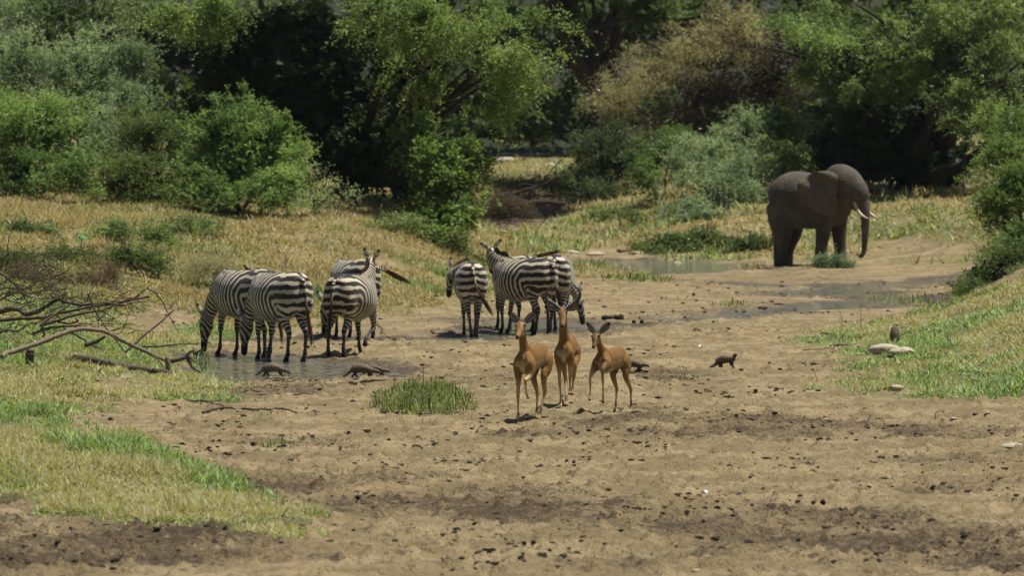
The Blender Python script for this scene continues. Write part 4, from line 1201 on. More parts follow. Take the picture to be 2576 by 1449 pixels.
def build_mongooses():
    spine = [(-.19, 0, .105, .03, .035), (-.14, 0, .135, .052, .06), (-.05, 0, .155, .058, .066), (.05, 0, .145, .052, .058), (.13, 0, .12, .043, .048), (.18, 0, .105, .034, .038)]
    tail = [(-.16, 0, .13, .036, .036), (-.22, 0, .10, .027, .027), (-.28, 0, .06, .020, .020), (-.34, 0, .025, .013, .013), (-.39, 0, .012, .006, .006)]
    head = [(.14, 0, .12, .034, .036), (.21, 0, .105, .030, .032), (.255, 0, .085, .026, .027), (.285, 0, .062, .016, .018), (.31, 0, .045, .009, .010)]
    p = hit(880 * .5 + 248, 950)
    p = hit(688, 950)
    make_mongoose((p.x, p.y, p.z), (.97, -.2), .90, 'mongoose with lowered snout walking right in front of the pool, below the grazing zebras', spine,
        [mleg(-.13, .035, .12, .02), mleg(-.13, -.035, .12, -.05), mleg(.12, .03, .10, .02), [(.12, -.03, .10, .022, .03), (.115, -.03, .06, .016, .02), (.135, -.03, .035, .012, .012), (.15, -.03, .018, .011, .011), (.148, -.03, .008, .01, .01)]], tail, head)
    head2 = [(.14, 0, .12, .034, .036), (.21, 0, .11, .030, .032), (.26, 0, .10, .026, .027), (.295, 0, .085, .016, .018), (.32, 0, .075, .009, .010)]
    p = hit(912, 953)
    make_mongoose((p.x, p.y, p.z), (.98, -.2), .94, 'mongoose with clear pale back stripes trotting right at the end of the pool', spine,
        [mleg(-.13, .035, .12, -.06), mleg(-.12, -.035, .12, .03), mleg(.12, .03, .10, -.03), mleg(.12, -.03, .10, .05)], tail, head2)
    p = hit(938, 951)
    make_mongoose((p.x + .04, p.y + .35, p.z), (.98, -.1), .72, 'mongoose half hidden behind the striped mongoose at the end of the pool', spine,
        [mleg(-.13, .035, .12, .03), mleg(-.13, -.035, .12, -.03), mleg(.12, .03, .10, .03), mleg(.12, -.03, .10, -.03)], tail, head2)
    head3 = [(.14, 0, .12, .034, .036), (.20, 0, .125, .031, .033), (.25, 0, .12, .027, .028), (.28, 0, .105, .018, .019), (.305, 0, .09, .010, .011)]
    p = hit(1592, 938)
    make_mongoose((p.x, p.y, p.z), (.97, -.24), .88, 'mongoose walking right just behind the smallest impala', spine,
        [mleg(-.13, .035, .12, .02), mleg(-.12, -.035, .12, -.03), mleg(.12, .03, .10, .0), mleg(.12, -.03, .10, .07)], tail, head3)
    spine4 = [(-.17, 0, .08, .03, .04), (-.13, 0, .11, .052, .062), (-.05, 0, .15, .058, .066), (.05, 0, .155, .052, .058), (.12, 0, .155, .043, .05), (.165, 0, .17, .034, .038)]
    head4 = [(.12, 0, .16, .034, .036), (.165, 0, .205, .031, .033), (.18, -.01, .235, .030, .030), (.205, -.02, .235, .020, .02), (.225, -.03, .23, .011, .012)]
    tail4 = [(-.15, 0, .10, .034, .034), (-.20, 0, .06, .026, .026), (-.25, 0, .03, .020, .020), (-.30, 0, .015, .018, .018), (-.33, 0, .015, .010, .010)]
    p = hit(1826, 928)
    make_mongoose((p.x, p.y, p.z), (.93, -.36), .90, 'mongoose standing alone on bare sand with its head raised', spine4,
        [mleg(-.10, .035, .10, .02), mleg(-.10, -.035, .10, .0), mleg(.11, .03, .12, .03), mleg(.11, -.03, .12, .05)], tail4, head4)
    # sitting up, seen from behind
    sp5 = [(0, 0, .0, .05, .05), (0, 0, .05, .075, .065), (.01, 0, .13, .075, .062), (.03, 0, .21, .062, .052), (.05, 0, .26, .045, .04)]
    hd5 = [(.05, 0, .25, .036, .036), (.06, -.01, .285, .032, .03), (.075, -.03, .295, .026, .024), (.085, -.055, .29, .014, .014), (.09, -.07, .285, .008, .008)]
    tl5 = [(-.04, 0, .04, .028, .028), (-.10, 0, .025, .022, .022), (-.18, .01, .012, .017, .017), (-.24, .02, .01, .010, .010)]
    p = hit(2252, 862)
    make_mongoose((p.x, p.y, p.z), (.05, 1), .98, 'mongoose sitting upright with its back turned on the grassy right bank', sp5,
        [[(.05, .05, .05, .03, .03), (.09, .055, .03, .02, .02), (.11, .055, .012, .014, .012)], [(.05, -.05, .05, .03, .03), (.09, -.055, .03, .02, .02), (.11, -.055, .012, .014, .012)],
         [(.05, .04, .21, .02, .02), (.09, .04, .16, .012, .012), (.10, .035, .13, .010, .010)], [(.05, -.04, .21, .02, .02), (.09, -.04, .16, .012, .012), (.10, -.035, .13, .010, .010)]], tl5, hd5)

# ------------------------------------------------------------------ birds and butterflies
def build_small_fliers():
    MB_ = plain('bird_plumage', (.045, .035, .03), .6, .3, 80, .3, 0)
    MR = plain('red_bill', (.45, .06, .03), .5, .3, 80, .1, 0)
    for px, py, D, s, lab in ((626, 686, 82.2, 1.0, 'small dark bird perched on the back of the leftmost zebra'), (658, 689, 82.3, .8, 'smaller bird perched behind the other bird on the leftmost zebra')):
        c = at(px, py, D)
        root = empty('oxpecker', c, math.radians(200), s)
        tag(root, lab, 'bird', 'birds on the zebra')
        mb = MB(); V, F, _ = loft([(-.06, 0, .03, .012, .012), (-.02, 0, .05, .03, .03), (.03, 0, .07, .03, .03), (.06, 0, .10, .022, .022), (.08, 0, .125, .020, .020), (.10, 0, .125, .010, .010)], n=22, seg=12); mb.add(V, F)
        mesh_from('body', mb.verts(), mb.F, MB_, root)
        V, F, _ = loft([(-.05, 0, .035, .014, .006), (-.11, 0, .015, .012, .004), (-.16, 0, -.005, .010, .003)], n=8, seg=8); mesh_from('tail', V, F, MB_, root)
        V, F, _ = loft([(.095, 0, .125, .008, .008), (.12, 0, .12, .003, .004)], n=4, seg=6); mesh_from('beak', V, F, MR, root)
    MW = plain('butterfly_wing', (.85, .85, .82), .6, .3, 30, .05, 0)
    first = None
    spots = [(1763, 324, 100, 'white butterfly in flight against the dark shrubs in the middle distance'), (1735, 602, 110, 'white butterfly in flight over the dark cut bank beside the back pool'),
             (2198, 555, 110, 'white butterfly in flight just right of the elephant tusks'), (1508, 228, 105, 'white butterfly in flight high up in front of the pale thorn bush'),
             (1272, 775, 88, 'white butterfly just above the sand left of the male impala horns'), (1763, 874, 75, 'white butterfly resting on the sand between the impalas and the lone mongoose'),
             (2150, 813, 90, 'white butterfly above the edge of the right bank'), (1774, 1244, 48, 'white butterfly on the foreground mud at lower right'), (1700, 730, 104, 'white butterfly over the sand behind the dung heap')]
    for i, (px, py, D, lab) in enumerate(spots):
        c = at(px, py, D)
        g = float(Hq(c.x, c.y)[0]); c.z = max(c.z, g + .02)
        root = empty('butterfly', c, rng.uniform(0, 6.28), .75)
        tag(root, lab, 'butterfly', 'white butterflies')
        for s in (-1, 1):
            V = []
            for (a, b_) in ((0, 0), (.035, .03), (.03, .055), (-.005, .05), (-.03, .035), (-.02, .01)):
                V.append((a, s * b_, b_ * .8 * (1 if i % 2 else .5)))
            V = np.array(V); V2 = V + [0, 0, .0015]
            F = [[0, 1, 2, 3, 4, 5], [11, 10, 9, 8, 7, 6]] + [[k, 6 + k, 6 + (k + 1) % 6, (k + 1) % 6] for k in range(6)]
            mesh_from('wing', np.vstack([V, V2]), F, MW, root, smooth=False)
        V, F, _ = loft([(-.022, 0, 0, .002, .002), (0, 0, 0, .004, .004), (.024, 0, 0, .003, .003)], n=6, seg=6)
        mesh_from('body', V, F, MB_, root)

build_zebras(); build_impalas(); build_elephant(); build_mongooses(); build_small_fliers()
# ------------------------------------------------------------------ vegetation
M_BARK = plain('bark', (.04, .032, .026), .9, .2, 12, .35, .8, .04)
M_DEADWOOD = plain('weathered_dead_wood', (.075, .055, .042), .8, .25, 18, .45, .6, .01)
M_PALEWOOD = plain('bleached_dead_wood', (.17, .13, .09), .8, .25, 18, .35, .6, .01)

def unit(a): return a / (np.linalg.norm(a, axis=-1, keepdims=True) + 1e-9)

def spray_mesh(pos, out, L, leaf, nl, cols, droop=.3, up=.25, width=.42, spread=.55, bias=.6):
    """twigs carrying leaves: each leaf one small pointed face"""
    n = len(pos)
    d = unit(out * bias + rng.normal(0, spread, (n, 3)) + np.array([0, 0, up]))
    L = L * rng.uniform(.6, 1.3, n)
    t = (np.arange(nl) + rng.random((n, nl))) / nl
    p = pos[:, None] + d[:, None] * (L[:, None] * (t - .35))[..., None]
    p[..., 2] -= droop * L[:, None] * np.maximum(t, 0) ** 2
    p = p + rng.normal(0, 1, p.shape) * (leaf * .35)
    ld = unit(d[:, None] * .6 + rng.normal(0, .7, (n, nl, 3)) * np.array([1, 1, .6]))
    sdv = unit(np.cross(ld, rng.normal(0, .8, (n, nl, 3)) + np.array([.15, .1, 1.0])))
    s = leaf * rng.uniform(.6, 1.35, (n, nl, 1))
    a = p - ld * s * .55; b = p + sdv * s * width * .62 + ld * s * .45; c = p - sdv * s * width * .62 + ld * s * .45
    V = np.stack([a, b, c], 2).reshape(-1, 3)
    m = n * nl; i = np.arange(m)[:, None] * 3
    F = i + np.array([0, 1, 2])
    cc = cols[:, None] * rng.uniform(.8, 1.2, (n, nl, 1))
    return V, F, np.repeat(cc.reshape(-1, 3), 3, 0)

def blob_points(blobs, n, seed, shell=.2, front=.75, gap=.42, gscale=1.1, inner=False, clump=.4):
    B = np.array(blobs, float)
    c = np.stack([px2x(B[:, 0], B[:, 2]), B[:, 2], CAMZ - (B[:, 1] - HOR) / FPX * B[:, 2]], 1)
    R = np.stack([B[:, 3] * B[:, 2] / FPX, B[:, 5], B[:, 4] * B[:, 2] / FPX], 1)
    w = (R[:, 0] * R[:, 2]) ** .9; w /= w.sum()
    over = n * 3
    k = rng.choice(len(B), over, p=w)
    u = unit(rng.normal(0, 1, (over, 3)))
    u[:, 1] = np.where((u[:, 1] > 0) & (rng.random(over) < front), -u[:, 1], u[:, 1])
    f = (rng.uniform(.15, .62, over)) if inner else 1 - np.abs(rng.normal(0, shell, over))
    q = u * 1.7 + k[:, None] * 3.1 + seed
    lump = 1 + 1.05 * (fbm(q[:, 0], q[:, 1], q[:, 2], 4) - .5) * 2 * (0.5 if inner else 1)
    P = c[k] + u * R[k] * (f * lump)[:, None]
    if not inner:
        # twigs gather round boughs: pull each towards one of a smaller number of clump centres
        nc = max(12, n // 22)
        cc = P[:nc] ; j = rng.integers(0, nc, over)
        rad = clump * rng.uniform(.5, 1.2, nc)
        off = unit(rng.normal(0, 1, (over, 3))) * (rng.random(over) ** .5 * rad[j])[:, None] * np.array([1.25, 1.1, .62])
        sel = rng.random(over) < .74
        P = np.where(sel[:, None], cc[j] + off, P); u = np.where(sel[:, None], unit(u[j] + off * .8 / clump), u); k = np.where(sel, k[j], k)
        P[:, 2] -= np.where(sel, .25 * (off[:, 0] ** 2 + off[:, 1] ** 2) / clump, 0)
    if not inner and gap > 0:
        g = fbm(P[:, 0] * gscale + seed, P[:, 1] * gscale, P[:, 2] * gscale, 3)
        keep = g > gap
    else: keep = np.ones(over, bool)
    zz = Hbase(P[:, 0], P[:, 1])
    keep &= P[:, 2] > zz - .05
    idx = np.where(keep)[0][:n]
    return P[idx], u[idx], c, R

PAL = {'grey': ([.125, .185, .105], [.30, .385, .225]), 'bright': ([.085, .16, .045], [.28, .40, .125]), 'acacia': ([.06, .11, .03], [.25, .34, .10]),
       'dark': ([.030, .050, .022], [.055, .085, .035]), 'mid': ([.06, .10, .03], [.14, .19, .06]), 'khaki': ([.22, .205, .115], [.40, .37, .22]),  # 'dark' is crown leaf green with interior shade painted in
       'brown': ([.035, .028, .020], [.075, .056, .036]), 'dim': ([.040, .062, .026], [.10, .14, .055]), 'twig': ([.07, .055, .038], [.13, .10, .062]), 'vine': ([.065, .12, .028], [.15, .225, .055]), 'olive': ([.085, .135, .048], [.25, .325, .12])}

def foliage(name, parent, blobs, n, pal, leaf=.06, L=.45, nl=12, seed=0, gap=.40, gscale=1.1, droop=.3, up=.25, shell=.22, n_in=0, in_leaf=.15, width=.5, front=.75, bias=.6, spread=.55, clump=.42):
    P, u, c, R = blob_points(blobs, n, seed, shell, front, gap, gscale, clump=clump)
    a, b = np.array(PAL[pal][0]), np.array(PAL[pal][1])
    q = fbm(P[:, 0] * .9, P[:, 1] * .9, P[:, 2] * .9 + seed, 2)
    t = np.clip((q - .5) * 2.2 + .5 + rng.normal(0, .22, len(P)), 0, 1)[:, None]
    col = a * (1 - t) + b * t
    V, F, Cc = spray_mesh(P, u, L, leaf, nl, col, droop, up, width, spread, bias)
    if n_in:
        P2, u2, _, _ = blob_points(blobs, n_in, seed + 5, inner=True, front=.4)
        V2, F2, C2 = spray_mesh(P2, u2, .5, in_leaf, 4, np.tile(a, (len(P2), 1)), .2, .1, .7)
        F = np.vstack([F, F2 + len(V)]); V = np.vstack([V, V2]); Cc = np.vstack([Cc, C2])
    return mesh_from(name, V, F, M_LEAF, parent, smooth=False, attrs={'Col': Cc})

def tube_mesh(lines, seg=7, jitter=0.0):
    """lines: list of (points (n,3), r0, r1)"""
    mb = MB()
    for pts, r0, r1 in lines:
        pts = np.array([tuple(p) for p in pts], float)
        n = max(len(pts) * 4, 6)
        S = catmull(pts, n)
        if jitter: S[1:-1] += rng.normal(0, jitter, (n - 2, 3))
        rr = np.linspace(r0, r1, n) * (1 + rng.normal(0, .07, n))
        V, F, _ = loft(np.hstack([S, rr[:, None], rr[:, None]]), n=n, seg=seg, side=(.05, 1, .1))
        mb.add(V, F)
    return mb

def plant(name, label, cat, blobs, n, pal, group=None, stems=3, base=None, crown='crown', trunk='trunk', r=.06, mat=None, **kw):
    B = np.array(blobs, float)
    lo = B[np.argmax(B[:, 1])]
    D = base[2] if base is not None else lo[2]
    bx = base[0] if base is not None else np.average(B[:, 0], weights=B[:, 3] * B[:, 4])
    x0 = float(px2x(bx, D)); z0 = float(Hbase(x0, D)[0])
    root = empty(name, (x0, D, z0 - .05))
    tag(root, label, cat, group)
    off = np.array([x0, D, z0 - .05])
    o = foliage(crown, root, blobs, n, pal, **kw)
    shift(o, off)
    lines = []
    idx = np.argsort(-(B[:, 3] * B[:, 4]))[:stems]
    for j, i in enumerate(idx):
        b = B[i]; c = np.array([px2x(b[0], b[2]), b[2], CAMZ - (b[1] - HOR) / FPX * b[2]])
        s = off + np.array([rng.normal(0, r * 1.2), rng.normal(0, r * 1.2), 0])
        mid = s * .5 + c * .5 + np.array([rng.normal(0, .15), rng.normal(0, .15), -.1])
        lines.append(([s, mid * .6 + s * .4 + [0, 0, .15], mid, c + [0, 0, .2 * b[4] * b[2] / FPX]], r, r * .35))
        for q in range(5):
            e = c + rng.normal(0, .55, 3) * np.array([b[3] * b[2] / FPX, b[5], b[4] * b[2] / FPX])
            a0 = mid * (1 - q / 6) + c * (q / 6)
            lines.append(([a0, (a0 + e) / 2 + [0, 0, .1], e], r * .4, r * .1))
    mb = tube_mesh(lines, 6, .012)
    t = mesh_from(trunk, mb.verts(), mb.F, mat or M_BARK, root); shift(t, off)
    return root

def shift(o, off):
    me = o.data; v = vco(me) - off
    me.vertices.foreach_set('co', v.astype(np.float32).ravel()); me.update()

def build_vegetation():
    SH = 'shrubs along the left bank'
    plant('tall_tree', 'grey green tree filling the top left corner behind the bushes', 'tree', [(120, 40, 152, 230, 90, 2.6), (340, 10, 154, 150, 70, 2.2), (-60, 120, 150, 160, 120, 2.4), (250, -90, 152, 330, 90, 4)], 2300, 'grey', 'trees behind the left bank', base=(150, 0, 152),
          leaf=.075, L=.6, nl=13, seed=1, gap=.44, n_in=1215, r=.16)
    plant('leafy_shrub', 'tall silvery green shrub at the upper left, above the yellow green bush', 'shrub', [(60, 165, 137, 130, 90, 1.7), (230, 150, 136, 120, 85, 1.7), (335, 150, 135, 65, 60, 1.1), (325, 265, 133, 80, 85, 1.2), (190, 290, 135, 120, 100, 1.5), (300, 370, 131, 90, 80, 1.2)], 3600, 'grey', SH,
          leaf=.062, L=.5, nl=14, seed=2, gap=.40, n_in=945, up=.35)
    plant('leafy_shrub', 'broad yellow green bush at the left edge on top of the bank', 'shrub', [(110, 330, 127, 120, 110, 1.6), (20, 300, 127, 110, 85, 1.4), (195, 415, 126, 60, 90, 1.1), (50, 430, 126, 120, 80, 1.2)], 3000, 'bright', SH,
          leaf=.055, L=.42, nl=14, seed=3, gap=.40, n_in=675, up=.4)
    plant('leafy_shrub', 'rounded green shrub between the left edge bush and the bush with upright shoots', 'shrub', [(380, 320, 129, 95, 65, 1.3), (450, 350, 128, 50, 55, 1.0), (330, 440, 127, 100, 70, 1.2), (400, 470, 127, 70, 60, 1.1)], 2300, 'mid', SH,
          leaf=.055, L=.42, nl=14, seed=4, gap=.41, n_in=540, up=.3)
    plant('leafy_shrub', 'bright green bush with upright shoots in front of the dark acacia', 'shrub', [(600, 400, 125, 150, 90, 1.6), (545, 330, 125, 85, 50, 1.1), (690, 390, 125, 85, 75, 1.2), (625, 320, 125, 60, 55, 1.0), (490, 430, 125, 80, 70, 1.2), (700, 465, 124, 75, 60, 1.1), (570, 478, 124, 130, 50, 1.2),
          (571, 265, 125, 9, 48, .15), (612, 268, 125, 13, 55, .2), (650, 300, 125, 14, 40, .2), (718, 320, 125, 18, 36, .2), (690, 320, 125, 14, 40, .2), (540, 275, 125, 12, 34, .2), (505, 320, 125, 20, 40, .2), (745, 350, 125, 18, 22, .2)], 4300, 'bright', SH,
          leaf=.052, L=.36, nl=14, seed=5, gap=.37, n_in=810, up=.55)
    V5 = bpy.data.objects['leafy_shrub.003']
    o = foliage('shoots', V5, [(571, 262, 125, 8, 48, .12), (612, 262, 125, 11, 55, .15), (650, 300, 125, 12, 40, .15), (720, 312, 125, 14, 34, .15), (690, 310, 125, 12, 40, .15), (540, 275, 125, 10, 34, .15), (508, 318, 125, 14, 34, .15), (740, 345, 125, 14, 20, .15), (590, 300, 125, 16, 40, .2)], 330, 'bright', leaf=.055, L=.32, nl=11, seed=51, gap=.0, up=2.2, clump=.10, spread=.3, bias=.2)
    shift(o, np.array(V5.location))
    plant('thorn_shrub', 'thin grey thorny shrub at the right foot of the bright green bush', 'shrub', [(770, 440, 126, 35, 70, .6), (850, 470, 126, 60, 25, .5), (790, 500, 126, 60, 30, .5)], 230, 'grey', SH, leaf=.045, L=.4, nl=9, seed=6, gap=.42)

    # the big acacia: high canopy above the frame shades all below, lit fringe at the upper right
    AC = 'trees behind the left bank'
    r = plant('acacia_tree', 'huge dark acacia in the middle with sunlit branches reaching right', 'tree',
          [(1120, 50, 129, 180, 85, 1.8), (1270, 110, 129, 140, 75, 1.6), (1000, 30, 130, 140, 60, 1.6), (1330, 215, 129, 75, 60, 1.2), (1240, 215, 130, 120, 70, 1.4), (1225, 305, 130, 85, 65, 1.1), (1370, 60, 129, 80, 45, 1.1), (1130, 170, 130, 130, 80, 1.4),
           (470, 20, 132, 100, 42, 1.4), (600, 50, 133, 110, 60, 1.6)], 3000, 'acacia', AC, base=(860, 0, 143), stems=4, r=.20, leaf=.085, L=.8, nl=15, seed=7, gap=.545, gscale=.75, droop=.35, up=.1, shell=.3)
    o = foliage('lower_canopy', r, [(700, 160, 138, 320, 190, 2.5), (930, 330, 138, 280, 220, 2.3), (620, 330, 139, 260, 180, 2.2), (1060, 420, 135, 130, 140, 1.6), (1030, 180, 134, 130, 140, 1.6)], 2300, 'dark', leaf=.085, L=.7, nl=8, seed=8, gap=.50, gscale=.7, shell=.35, n_in=7000, in_leaf=.26, front=.6)  # interior shade of the crown is also put into the leaf colour
    shift(o, np.array(r.location))
    o = foliage('canopy_top', r, [(800, -210, 141, 560, 110, 7.5), (1200, -130, 143, 260, 70, 6), (400, -190, 143, 330, 90, 6)], 1500, 'acacia', leaf=.22, L=1.0, nl=9, seed=9, gap=.0, shell=.3, n_in=5200, in_leaf=.55, front=.0)
    shift(o, np.array(r.location))
    o = foliage('unseen_shade_leaves', r, [(1500, -190, 178, 190, 60, 8)], 600, 'acacia', leaf=.22, L=1.0, nl=8, seed=29, gap=.0, shell=.4, n_in=4500, in_leaf=.6, front=.0)  # added leaf mass out of view, sized to shade the hollow; no limb
    shift(o, np.array(r.location))
    plant('vine_covered_shrub', 'round leaved green creeper shrub hanging at the right edge of the dark acacia', 'shrub', [(1110, 440, 127, 75, 120, 1.1), (1170, 390, 128, 50, 90, .9), (1090, 545, 126, 75, 60, 1.0), (1160, 520, 126, 60, 60, .9), (1060, 350, 129, 60, 80, .9), (1130, 590, 125, 40, 30, .6)], 1500, 'vine', SH,
          leaf=.095, L=.45, nl=9, seed=10, gap=.47, gscale=1.3, width=.85, n_in=351)

    # far left of centre: distant trees, trunks and the pale thorn thicket
    FB = 'trees and thickets on the far side'
    plant('thorn_thicket', 'pale dry thorn thicket sloping up to the right behind the gap', 'thicket', [(1560, 240, 190, 110, 60, 2.6), (1640, 185, 190, 110, 75, 2.6), (1750, 120, 190, 120, 75, 2.6), (1860, 60, 190, 120, 65, 2.6)], 2200, 'khaki', FB,
          leaf=.075, L=.9, nl=12, seed=11, gap=.40, gscale=.7, width=.22, up=.3, n_in=945)
    plant('thorn_thicket', 'dark brown leafless thicket between the pale thorns and the great right hand tree', 'thicket', [(1800, 240, 193, 180, 110, 2.8), (1940, 190, 191, 130, 115, 2.8), (1690, 330, 194, 150, 55, 2.2), (1900, 90, 193, 150, 60, 2.5), (1980, 330, 186, 100, 60, 2)], 2300, 'brown', FB,
          leaf=.085, L=1.0, nl=12, seed=12, gap=.38, gscale=.7, width=.16, up=.2, n_in=2600)
    plant('round_bush', 'dark rounded bush with a green top at the right side of the gap', 'bush', [(1500, 400, 185, 95, 85, 2.0), (1570, 400, 184, 60, 75, 1.6), (1450, 450, 184, 70, 50, 1.5), (1540, 330, 185, 50, 30, 1.2), (1500, 490, 182, 100, 50, 1.6)], 1900, 'dim', FB, leaf=.09, L=.55, nl=11, seed=13, gap=.40, n_in=1215)
    plant('round_bush', 'small fresh green bush on the far bank between the dark bush and the pale shrubs', 'bush', [(1660, 390, 174, 65, 50, 1.3), (1625, 450, 172, 45, 45, 1.1), (1700, 350, 176, 60, 35, 1.1)], 1000, 'vine', FB, leaf=.085, L=.5, nl=10, seed=14, gap=.42, n_in=337)
    plant('grey_shrub', 'pale grey green shrub with a forked stem left of the elephant', 'shrub', [(1780, 400, 169, 110, 70, 1.8), (1880, 330, 171, 90, 70, 1.7), (1800, 470, 165, 110, 55, 1.5), (1870, 440, 166, 85, 60, 1.5), (1740, 520, 163, 60, 28, 1)], 2700, 'grey', FB, leaf=.075, L=.55, nl=12, seed=15, gap=.41, up=.45, n_in=675)
    plant('grey_shrub', 'bushy olive shrub directly behind the elephant back', 'shrub', [(1960, 310, 172, 80, 60, 1.6), (1960, 400, 170, 85, 70, 1.5), (2050, 380, 172, 70, 70, 1.5)], 1300, 'olive', FB, leaf=.08, L=.55, nl=11, seed=16, gap=.43, n_in=810)
    r = plant('great_tree', 'great leafy tree filling the upper right behind the elephant', 'tree', [(2170, 130, 167, 150, 115, 2.8), (2330, 70, 167, 200, 105, 3), (2480, 130, 165, 150, 140, 2.8), (2090, 60, 168, 95, 80, 2), (2150, 235, 167, 100, 50, 1.8), (2430, 280, 164, 80, 80, 1.8), (2540, 330, 162, 100, 90, 2), (2380, 180, 165, 120, 70, 2.2), (2080, 190, 168, 50, 50, 1.4)], 6400, 'olive', FB,
          base=(2300, 0, 171), stems=6, r=.32, leaf=.10, L=.6, nl=12, seed=17, gap=.50, gscale=.6, n_in=1500)
    o = foliage('lower_canopy', r, [(2230, 390, 170, 190, 95, 1.8), (2350, 410, 170, 150, 85, 1.8), (2120, 390, 171, 110, 95, 1.8), (2270, 300, 170, 240, 90, 2.0)], 900, 'dark', leaf=.12, L=.6, nl=8, seed=18, gap=.44, n_in=3600, in_leaf=.28)  # dark leaf colour paints in the shade beneath the great crown
    shift(o, np.array(r.location))
    o = foliage('canopy_top', r, [(2270, -110, 174, 470, 110, 5.8)], 500, 'olive', leaf=.25, L=1.0, nl=8, seed=19, gap=.0, n_in=3200, in_leaf=.6, front=.0)
    shift(o, np.array(r.location))
    plant('flowering_bush', 'near green bush with a few yellow flowers at the right edge, beyond the grassy bank', 'bush', [(2530, 390, 121, 75, 60, 1.1), (2560, 480, 119, 95, 75, 1.2), (2500, 520, 119, 45, 60, .8), (2540, 300, 123, 60, 45, 1.0), (2565, 590, 116, 70, 60, 1.0)], 2600, 'vine', 'shrubs on the right bank', leaf=.06, L=.4, nl=12, seed=20, gap=.42, n_in=405)
    plant('flowering_bush', 'low dark green bush trailing down the right edge above the sloping grass', 'bush', [(2560, 650, 106, 60, 40, .8), (2480, 690, 106, 60, 22, .6), (2440, 730, 104, 30, 14, .4), (2590, 700, 103, 60, 35, .7)], 1300, 'mid', 'shrubs on the right bank', leaf=.05, L=.32, nl=12, seed=21, gap=.40, n_in=216)
    plant('low_shrub', 'small leafy shrub hiding the front feet of the elephant', 'shrub', [(2095, 655, 138.2, 34, 18, .35), (2060, 662, 138.2, 20, 12, .3), (2130, 662, 138.2, 22, 11, .3)], 520, 'grey', leaf=.05, L=.26, nl=9, seed=22, gap=.36)
    plant('low_shrub', 'dark green scrub overhanging the cut bank left of the elephant', 'shrub', [(1690, 620, 151.5, 90, 32, .9), (1760, 598, 152, 50, 28, .8), (1810, 640, 150, 45, 16, .6), (1890, 618, 149.5, 65, 32, .8)], 1900, 'mid', leaf=.07, L=.4, nl=10, seed=23, gap=.36, n_in=540, droop=.6)
    for s_, (px, py, D, rx, ry, pal, n, lab) in enumerate([
        (395, 600, 108, 26, 17, 'vine', 240, 'small dark green herb on the left bank above the other two'),
        (372, 652, 104, 40, 28, 'mid', 420, 'low dark green shrub on the left bank behind the tangle of branches'),
        (305, 642, 104, 30, 20, 'mid', 240, 'narrow green shrub on the left bank beside the low dark shrub'),
        (170, 640, 104, 60, 20, 'mid', 420, 'spreading low green shrub at the left above the dead branches'),
        (1150, 600, 124, 26, 22, 'mid', 200, 'small shrub on the bank just behind the two rump view zebras'),
        (1760, 555, 160, 70, 22, 'grey', 420, 'straggling grey green shrub on the yellow slope left of the elephant'),
        (1560, 540, 164, 55, 12, 'mid', 180, 'low flat shrub on the yellow slope under the dark rounded bush'),
        (55, 590, 109, 75, 30, 'olive', 700, 'spreading olive shrub at the left edge below the yellow green bush'),
        (285, 575, 111, 60, 18, 'olive', 380, 'low olive herb patch right of the big leaved plant'),
        (40, 660, 100, 60, 28, 'mid', 520, 'green scrub at the left edge above the thin dead branches'),
        (470, 560, 116, 80, 18, 'olive', 420, 'dry olive herb patch under the bush with upright shoots'),
        (1000, 560, 124, 60, 20, 'olive', 300, 'dry olive herb patch under the dark acacia')]):
        plant('bank_shrub', lab, 'shrub', [(px, py, D, rx, ry, rx * D / FPX * .8)], n, pal, 'small shrubs on the grassy banks', leaf=.055 * D / 110, L=.3, nl=9, seed=40 + s_, gap=.36, r=.015)
    # dry brush
    for s_, (px, py, D, rx, ry, n, lab) in enumerate([
        (225, 690, 100, 55, 24, 700, 'heap of dry brown brush on the left bank behind the dead branches'),
        (530, 675, 104, 75, 18, 600, 'grey mat of dry twigs on the bank behind the leftmost zebra'),
        (60, 700, 98, 70, 30, 600, 'dry twiggy thicket at the left edge of the bank'),
        (1330, 470, 176, 95, 32, 900, 'fallen thorn brush lying in the gap between the trees'),
        (1260, 520, 160, 70, 28, 600, 'dark fallen brush in the shaded hollow right of the creeper shrub')]):
        plant('dry_brush', lab, 'brush', [(px, py, D, rx, ry, rx * D / FPX * .6)], n, 'twig' if s_ != 1 else 'khaki', 'heaps of dry brush', leaf=.11 * D / 110, L=.5, nl=8, seed=60 + s_, gap=.33, width=.09, up=.15, r=.012, crown='twigs')
    # the wooded slope that closes the view
    o = foliage('far_woods', None, [(x, y, d, 230, 130, 4) for x in range(200, 2800, 260) for (y, d) in ((90, 262), (270, 250))] + [(x, -70, 255, 260, 90, 12) for x in range(100, 2900, 250)], 5200, 'mid', leaf=.30, L=1.2, nl=9, seed=30, gap=.42, gscale=.4, shell=.3, n_in=14000, in_leaf=.6, front=.5)
    tag(o, kind='stuff')
    # canopy of the trees standing over the far hollow, with their dark trunks
    r = plant('leaning_tree', 'dark tree with leaning trunks against the light at the top centre', 'tree', [(1480, -90, 203, 300, 80, 6), (1420, 15, 203, 60, 30, 1.5), (1640, 25, 203, 90, 40, 2), (1330, 330, 205, 80, 25, 2)], 700, 'mid', FB, base=(1510, 0, 203), stems=1, r=.2, leaf=.16, L=.8, nl=9, seed=31, gap=.4, n_in=1600, in_leaf=.35)
    off = np.array(r.location)
    def W(*a): return np.array(at(*a)) - off
